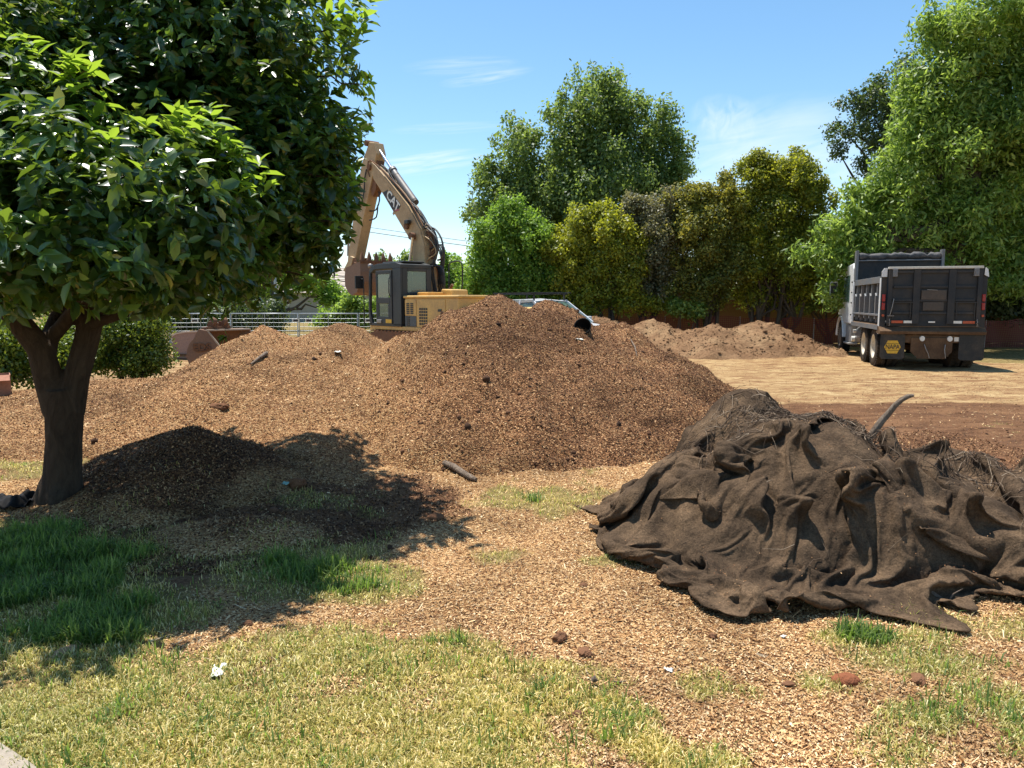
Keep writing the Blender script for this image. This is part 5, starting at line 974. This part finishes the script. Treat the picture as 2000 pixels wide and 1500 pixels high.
for q in (.28, .52):
    c0 = P[0] + wd * q + Vector((.02, 0, .0)); m.prism([(-.02, 0), (0, 0)], 0, 0) if False else None
    m.bar(c0, c0 + Vector((.03, 0, .14)), .05, .22); cy_ = c0 + Vector((.03, 0, .15)); m.cyl(cy_ - wd * .03, cy_ + wd * .05, .09, 16)
m.bar(P[0] + wd * .1, P[0] + wd * .7 + Vector((0, 0, .02)), .12, .08); m.build('bucket_ear', RUST, sb)
text('lettering', 'EDS', .20, RUST, sb, frame_M(px(394, 678, 15.58) - bo + Vector((0, -.0, 0)), (1, 0, .03), (0, 0, 1)), .003, 1.1, .006)
m = MB(); m.tube([px(382, 687, 15.58) - bo, px(392, 686, 15.58) - bo, px(404, 684, 15.58) - bo, px(407, 679, 15.58) - bo], [.006, .012, .012, .006], 6); m.build('underline', RUST, sb)
b2 = px(400, 683, 20.5); b2.z = 0
wb = empty('excavator_bucket', b2, 0, 'wide pinkish brown bucket lying open side down behind the lettered bucket', 'bucket', 'loose buckets lying on the ground')
Q = [px(u, v, 20.5) - b2 for u, v in ((336, 684), (335, 656), (345, 651), (362, 648), (385, 647), (420, 647), (455, 648), (466, 656), (467, 684))]; Q[0].z = Q[-1].z = .0
m = MB(); m.prism([(p.x, p.z) for p in Q], -.0, .7); m.build('shell', paint('pinkish_steel', (.30, .19, .15), .7, .1, .4, (.36, .23, .17), 2), wb, .03)
m = MB(); [m.bar(Q[i] + Vector((0, -.012, .0)), Q[i + 1] + Vector((0, -.012, 0)), .03, .04) for i in range(1, 7)]; m.build('bright_rim', paint('dusty_rim', (.55, .45, .36), .6, 0, .3), wb)
m = MB(); m.bb(Q[1].x + .05, Q[7].x - .05, -.05, .0, .12, .17); m.bb(Q[1].x - .02, Q[7].x + .02, -.09, .0, .0, .05); m.build('wear_strip', DIRT, wb)
# ---------------------------------------------------------------- metal fence panels
GALV = paint('galvanised_steel', (.42, .45, .47), .4, .5, .2, (.3, .28, .25), 4)
stops = [(285, 26.4), (333, 27.6), (453, 28), (584, 28), (701, 28), (830, 28.3), (960, 28.8)]
lab = ['short metal fence panel turned towards the shrub', 'metal fence panel above the lettered bucket', 'metal fence panel in front of the light pole', 'metal fence panel in front of the pale building', 'metal fence panel ending behind the excavator cab', 'metal fence panel hidden behind the excavator body']
for i in range(6):
    a = Vector(((stops[i][0] - 1000) / F * stops[i][1], stops[i][1], 0)); b_ = Vector(((stops[i + 1][0] - 1000) / F * stops[i + 1][1], stops[i + 1][1], 0)); d = b_ - a; L = d.length
    fp = empty('fence_panel', a, math.atan2(d.y, d.x), lab[i], 'fence panel', 'metal fence panels')
    m = MB(); m.tube([(0.03, 0, 0), (.03, 0, 1.17), (L - .03, 0, 1.17), (L - .03, 0, 0)], .024, 8); m.tube([(.03, 0, .1), (L - .03, 0, .1)], .018, 6); m.build('frame', GALV, fp)
    m = MB(); [m.tube([(.03, 0, z), (L - .03, 0, z)], .007, 5) for z in np.arange(.22, 1.1, .152)]; m.tube([(L * .5, 0, .1), (L * .5, 0, 1.17)], .014, 6); [m.tube([(x, 0, .1), (x, 0, 1.17)], .004, 4) for x in np.arange(.2, L, .2)]; m.build('infill_wires', GALV, fp)
    m = MB(); m.bb(-.05, .03, -.3, .3, 0, .08); m.build('foot', BLACK, fp, .01)
    if i in (1, 3, 4):
        for q in ((.35,) if i == 1 else (-.08, .12) if i == 3 else (.1,)):
            x = L * q if q > 0 else .0 - .22; m = MB(); m.bb(x, x + .26, -.03, -.02, .84, .98); sg = m.build('sign_plate', LENS, fp); m = MB(); m.bb(x + .04, x + .22, -.036, -.031, .87, .95); m.build('sign_face', BLACK, sg)
# light pole
lp = px(540, 640, 38); lp.z = 0; pole = empty('light_pole', lp, 0, 'slim grey light pole beyond the metal fence', 'pole'); m = MB(); m.tube([(0, 0, 0), (0, 0, 6.5)], [.09, .06], 12); m.tube([(0, 0, 6.45), (-.9, 0, 6.7)], .035, 8); m.build('shaft', GALV, pole)
m = MB(); m.box((-1.15, 0, 6.7), (.6, .25, .1)); m.build('lamp_head', GALV, pole, .03); m = MB(); m.bb(-.16, -.08, -.08, .08, 0, 3.2); m.build('conduit', BLACK, pole)
# low building with tiled roof
hb = px(625, 640, 60); hb.z = 0; bld = empty('building', hb, R(6), 'low pale building with a beige tiled roof beyond the fence', 'building')
m = MB(); m.bb(-5.5, 5.5, 0, 7, 0, 2.35); m.build('wall', paint('pale_render', (.36, .36, .30), .9, 0, .2), bld)
m = MB()
tm, n, l, b = new_mat('roof_tile'); tc = n.new('ShaderNodeTexCoord'); wv = n.new('ShaderNodeTexWave'); wv.bands_direction = 'Y'; wv.inputs['Scale'].default_value = .85; l.new(tc.outputs['Object'], wv.inputs[0]); r = ramp(n, [(.05, (.12, .09, .07)), (.3, (.42, .35, .28)), (1, (.52, .44, .36))]); l.new(wv.outputs[0], r.inputs[0]); l.new(r.outputs[0], b.inputs['Base Color']); b.inputs['Roughness'].default_value = .9
m.add([(-6, -.6, 2.36), (6.4, -.6, 2.36), (5, 3.5, 4.5), (-4.6, 3.5, 4.5), (6.4, 7.6, 2.36), (-6, 7.6, 2.36)], [(0, 1, 2, 3), (1, 4, 2), (0, 3, 5), (3, 2, 4, 5), (0, 5, 4, 1)]); m.build('roof', tm, bld)
# overhead wires on two poles
wp = empty('power_line', (-30, 52, 0), 0, 'overhead power line crossing low in the sky behind the excavator', 'power line'); wpl = Vector((-30, 52, 0))
m = MB(); [m.tube([(x, 0, 0), (x, 0, 9)], [.16, .11], 10) for x in (0, 42)]; m.build('pole', M_bark2, wp) if False else None
for x in (0, 44):
    m = MB(); m.tube([(x, 0, 0), (x, 0, 8.2)], [.16, .11], 10); m.bb(x - .06, x + .06, -.9, .9, 7.2, 7.32) if False else m.box((x, 0, 7.3), (.12, 1.8, .12)); m.build('pole', M_bark2, wp)
za, zb = px(720, 441, 52).z, px(920, 470, 52).z; xa, xb = px(720, 441, 52).x + 30, px(920, 470, 52).x + 30
for k, (dz, yy) in enumerate(((0, 0), (-.28, .5), (-.36, -.5))):
    m = MB(); m.tube([(x, yy, za + dz + (zb - za) * (x - xa) / (xb - xa) + .0012 * (x - 22) ** 2 - .1) for x in np.linspace(0, 44, 24)], .016, 5); m.build('wire', BLACK, wp)
wq = empty('power_line', (-24, 44, 0), 0, 'bundle of dark cables over the building roof left of the bucket', 'power line')
for k in range(4):
    a, b_ = px(560, 522 + k * 9, 44) - Vector((-24, 44, 0)), px(730, 548 + k * 9, 44) - Vector((-24, 44, 0)); m = MB(); d = b_ - a; m.tube([a - d * 1.2, a, (a + b_) / 2 - Vector((0, 0, .05)), b_, b_ + d * .35], .026, 5); m.build('wire', BLACK, wq)
for t in (-1.2, 1.35):
    a, b_ = px(560, 522, 44) - Vector((-24, 44, 0)), px(730, 548, 44) - Vector((-24, 44, 0)); q = a + (b_ - a) * t; m = MB(); m.tube([(q.x, q.y, 0), (q.x, q.y, q.z + .3)], [.13, .1], 9); m.build('pole', M_bark2, wq)
# ---------------------------------------------------------------- tan wall and orange mesh fence at the back
m = MB(); m.bb(1.5, 40, 29.6, 29.85, 0, 1.95); bw = m.build('block_wall', paint('ochre_wall', (.20, .115, .05), .9, 0, .3, (.20, .115, .05), .8)); tag(bw, 'long ochre wall behind the row of small trees', 'wall')
m = MB(); m.bb(1.5, 40, 29.54, 29.9, 1.953, 2.03); m.build('wall_cap', paint('ochre_cap', (.22, .13, .06), .9), bw)
mf = empty('mesh_fence', (2.5, 27, 0), 0, 'dark red plastic mesh fence strung in front of the ochre wall', 'fence')
kx = [2.5, 5, 8, 10.5, 12, 13.2, 14.4, 16, 18, 20, 24]; ky = [27.4, 27.2, 27.0, 26.9, 26.6, 26.0, 25.7, 25.8, 26, 26.2, 26.5]; kz = [1.05, 1.03, 1.06, 1.0, 1.02, 1.12, 1.0, .93, .96, .92, .95]
def mfp(s, t):
    x = 2.5 + s; y = np.interp(x, kx, ky) + .06 * np.sin(x * 2.3) + .03 * np.sin(x * 7 + t * 3); zt = np.interp(x, kx, kz) - .05 * np.abs(np.sin(x * 1.25)) + .02 * np.sin(x * 5)
    return np.stack([x - 2.5 + .03 * np.sin(t * 4 + x), y - 27, .02 + t * zt], -1)
V = []; Q = []; n0 = 0; S_ = np.linspace(0, 21.5, 330)
for t in np.linspace(0, 1, 15):
    a = mfp(S_, t * np.ones_like(S_)); a2 = a + np.array([0, .0, .018]); V += [a, a2]; k = len(S_); i = np.arange(k - 1); Q.append(np.stack([i, i + 1, i + 1 + k, i + k], 1) + n0); n0 += 2 * k
T_ = np.linspace(0, 1, 7)
for s in np.arange(0, 21.5, .075):
    a = mfp(s * np.ones(7), T_); V += [a, a + np.array([.02, .0, 0])]; i = np.arange(6); Q.append(np.stack([i, i + 1, i + 8, i + 7], 1) + n0); n0 += 14
netm, n, l, b = new_mat('faded_red_netting'); b.inputs['Base Color'].default_value = (.15, .012, .012, 1); b.inputs['Roughness'].default_value = .6
mesh_np('netting', np.concatenate(V), np.concatenate(Q), netm, mf)
for s in (.3, 3.1, 5.8, 8.4, 10.6, 11.9, 14, 16.4, 19): q = mfp(np.array(s), np.array(1.0)); m = MB(); m.tube([(q[0], q[1] + .03, 0), (q[0] + .01, q[1] + .03, q[2] + .06)], .02, 6); m.build('post', STEEL, mf)
# ---------------------------------------------------------------- small things
bx_ = on(-12, 772, .0); cb_ = empty('cardboard_box', bx_, R(35), 'reddish brown box at the left edge behind the broadleaf trunk', 'box'); BOXM = paint('reddish_cardboard', (.36, .15, .09), .85, 0, .3, (.42, .26, .17), 3)
m = MB(); m.bb(-.2, .2, -.2, .2, -.05, .012); [m.bb(*q) for q in ((-.2, .2, -.2, -.19, .012, .28), (-.2, .2, .19, .2, .012, .28), (-.2, -.19, -.19, .19, .012, .28), (.19, .2, -.19, .19, .012, .28))]; m.build('body', BOXM, cb_)
m = MB(); m.box((0, -.27, .25), (.38, .14, .006), Matrix.Rotation(.5, 3, 'X')); m.build('flap', BOXM, cb_)
PITCHB = paint('matt_black_plastic', (.006, .006, .007), .7, 0, .1, (.03, .02, .015), 3, .2)
pt = on(1140, 642, .02); pot = empty('nursery_pot', pt, 0, 'black plastic nursery pot half buried near the top right of the dark mound', 'pot'); pot.rotation_euler = (R(62), R(25), R(-30)); pot.scale = (.8, .8, .8)
m = MB(); m.lathe([(-.02, .001), (-.02, .10), (.0, .105), (.2, .135), (.205, .15), (.235, .15), (.235, .138), (.21, .13), (.02, .1), (.01, .001)], (0, 0, -.12), 'z', 24); m.build('pot', PITCHB, pot)
def clod(name, u, v, r, sq, mat, label, cat, group, seed, Y=None):
    r = r * .68; p = on(u, v, .0); bm = bmesh.new(); bmesh.ops.create_icosphere(bm, subdivisions=4, radius=1); rr = np.random.default_rng(seed); ph = rr.uniform(0, 20)
    for q in bm.verts:
        c = q.co.normalized(); k = 1 + .55 * float(fbm(c.x * 1.2 + ph, c.y * 1.2 + c.z * .9, 1, 4, seed)) + .10 * float(vn(c.x * 9 + ph, c.y * 9 + c.z * 7, seed)); q.co = Vector((c.x * r * sq[0] * k, c.y * r * sq[1] * k, c.z * r * sq[2] * k + r * sq[2] * .45))
    me = bpy.data.meshes.new(name); bm.to_mesh(me); bm.free(); me.polygons.foreach_set('use_smooth', [False] * len(me.polygons)); me.materials.append(mat); o = bpy.data.objects.new(name, me); C.objects.link(o); o.location = p; o.rotation_euler = (0, 0, rr.uniform(0, 6)); tag(o, label, cat, group); return o
CLM = paint('clod_soil', (.20, .10, .055), 1, 0, .5, (.10, .05, .03), 12, .05, .8, 40); CLR = paint('red_clod_soil', (.27, .10, .05), 1, 0, .5, (.12, .05, .03), 12, .05, .8, 40); CLT = paint('tan_stone', (.42, .26, .14), .95, 0, .4, (.22, .13, .08), 12, .1, .6, 40)
GC = 'dirt clods and stones lying on the ground'
for i, q in enumerate([(122, 1280, .06, (1.5, .7, .45), CLT, 'tan flat clod at the edge of the shade on the left lawn'), (1650, 1405, .06, (1.3, .8, .6), CLR, 'reddish clod in the chips near the bottom right'), (1095, 1250, .045, (1, 1, .8), CLM, 'round brown clod right of the tall grass tuft, front centre'),
                       (1140, 1278, .05, (1.3, .9, .5), CLM, 'flat brown clod beside the round one, front centre'), (852, 1014, .07, (1.3, .8, .6), CLM, 'brown clod in the tip of the tree shadow'), (583, 953, .10, (1, 1, .8), CLM, 'dark clod in the middle of the tree shadow'),
                       (430, 799, .15, (1.2, .8, .5), CLM, 'brown clod half sunk in the slope of the pale chip heap'), (1140, 1145, .03, (1.2, .8, .6), CLM, 'small brown clod left of the fabric heap'), (1392, 1247, .03, (1, .9, .7), CLM, 'small reddish clod below the front hem of the fabric'), (485, 1222, .028, (1.2, .9, .8), CLM, 'dark small clod in the sunlit chips, front left'), (1540, 1380, .03, (1.5, .8, .5), CLM, 'dark flat clod left of the reddish clod'), (1785, 1480, .045, (1.3, 1, .6), CLM, 'dark clod at the bottom edge on the right'), (1950, 898, .06, (1.4, 1, .5), CLM, 'brown clod on the raked soil at the right edge')]): clod('dirt_clod', q[0], q[1], q[2], q[3], q[4], q[5], 'clod', GC, 70 + i)
PAP = paint('pale_scrap', (.70, .70, .62), .7, 0, .2); TEAL = paint('teal_scrap', (.35, .60, .52), .6, 0, .2)
def scrap(u, v, w, h, mat, label, seed, nm='scrap'):
    p = on(u, v, .006); X, Y = np.meshgrid(np.linspace(-.5, .5, 12), np.linspace(-.5, .5, 8), indexing='xy'); Z = .28 * w * fbm(X * 3, Y * 3, 1, 3, seed) + .1 * w; o = mesh_np(nm, np.stack([X * w * (1 + .3 * vn(Y * 4, X, seed)), Y * h, Z], -1).reshape(-1, 3), gridf(8, 12), mat, smooth=True); o.location = p; o.rotation_euler = (0, 0, seed); s = o.modifiers.new('t', 'SOLIDIFY'); s.thickness = .002; tag(o, label, 'litter', 'pale scraps of litter')
scrap(556, 946, .10, .03, TEAL, 'pale teal plastic scrap in the tree shadow', 3); scrap(660, 690, .14, .10, PAP, 'white paper scrap on the pale chip heap', 5); scrap(1132, 664, .10, .06, PAP, 'pale scrap below the black pot', 6); scrap(430, 1380, .09, .05, PAP, 'crumpled whitish leaf or paper in the front grass', 8); scrap(1305, 1310, .04, .03, PAP, 'small white flake in the grass right of centre', 9); scrap(1530, 1245, .025, .02, PAP, 'small white chip below the fabric heap', 10); scrap(425, 960, .08, .05, PAP, 'bright pale chip lit by a sun fleck in the shade', 11) if False else None
sc_ = on(30, 990, .01); X, Y = np.meshgrid(np.linspace(-.22, .22, 26), np.linspace(-.12, .12, 16), indexing='xy'); o = mesh_np('cloth_scrap', np.stack([X, Y, .05 + .10 * fbm(X * 14, Y * 14, 1, 3, 4)], -1).reshape(-1, 3), gridf(16, 26), PITCHB, smooth=True); o.location = sc_; s = o.modifiers.new('t', 'SOLIDIFY'); s.thickness = .004; tag(o, 'black cloth scrap beside the foot of the broadleaf trunk', 'cloth')
# corner of a concrete path
Q = [gp(u, v) for u, v in ((-420, 1330), (-60, 1440), (0, 1464), (50, 1497), (95, 1530), (-100, 1900), (-900, 1900))]
m = MB(); m.prism([(p.x, p.y) for p in Q], -.08, .035, 'z'); tag(m.build('path', paint('pale_concrete', (.34, .29, .23), .9, 0, .3, (.25, .2, .15), 6, .1, .4, 60), None, .008), kind='structure')
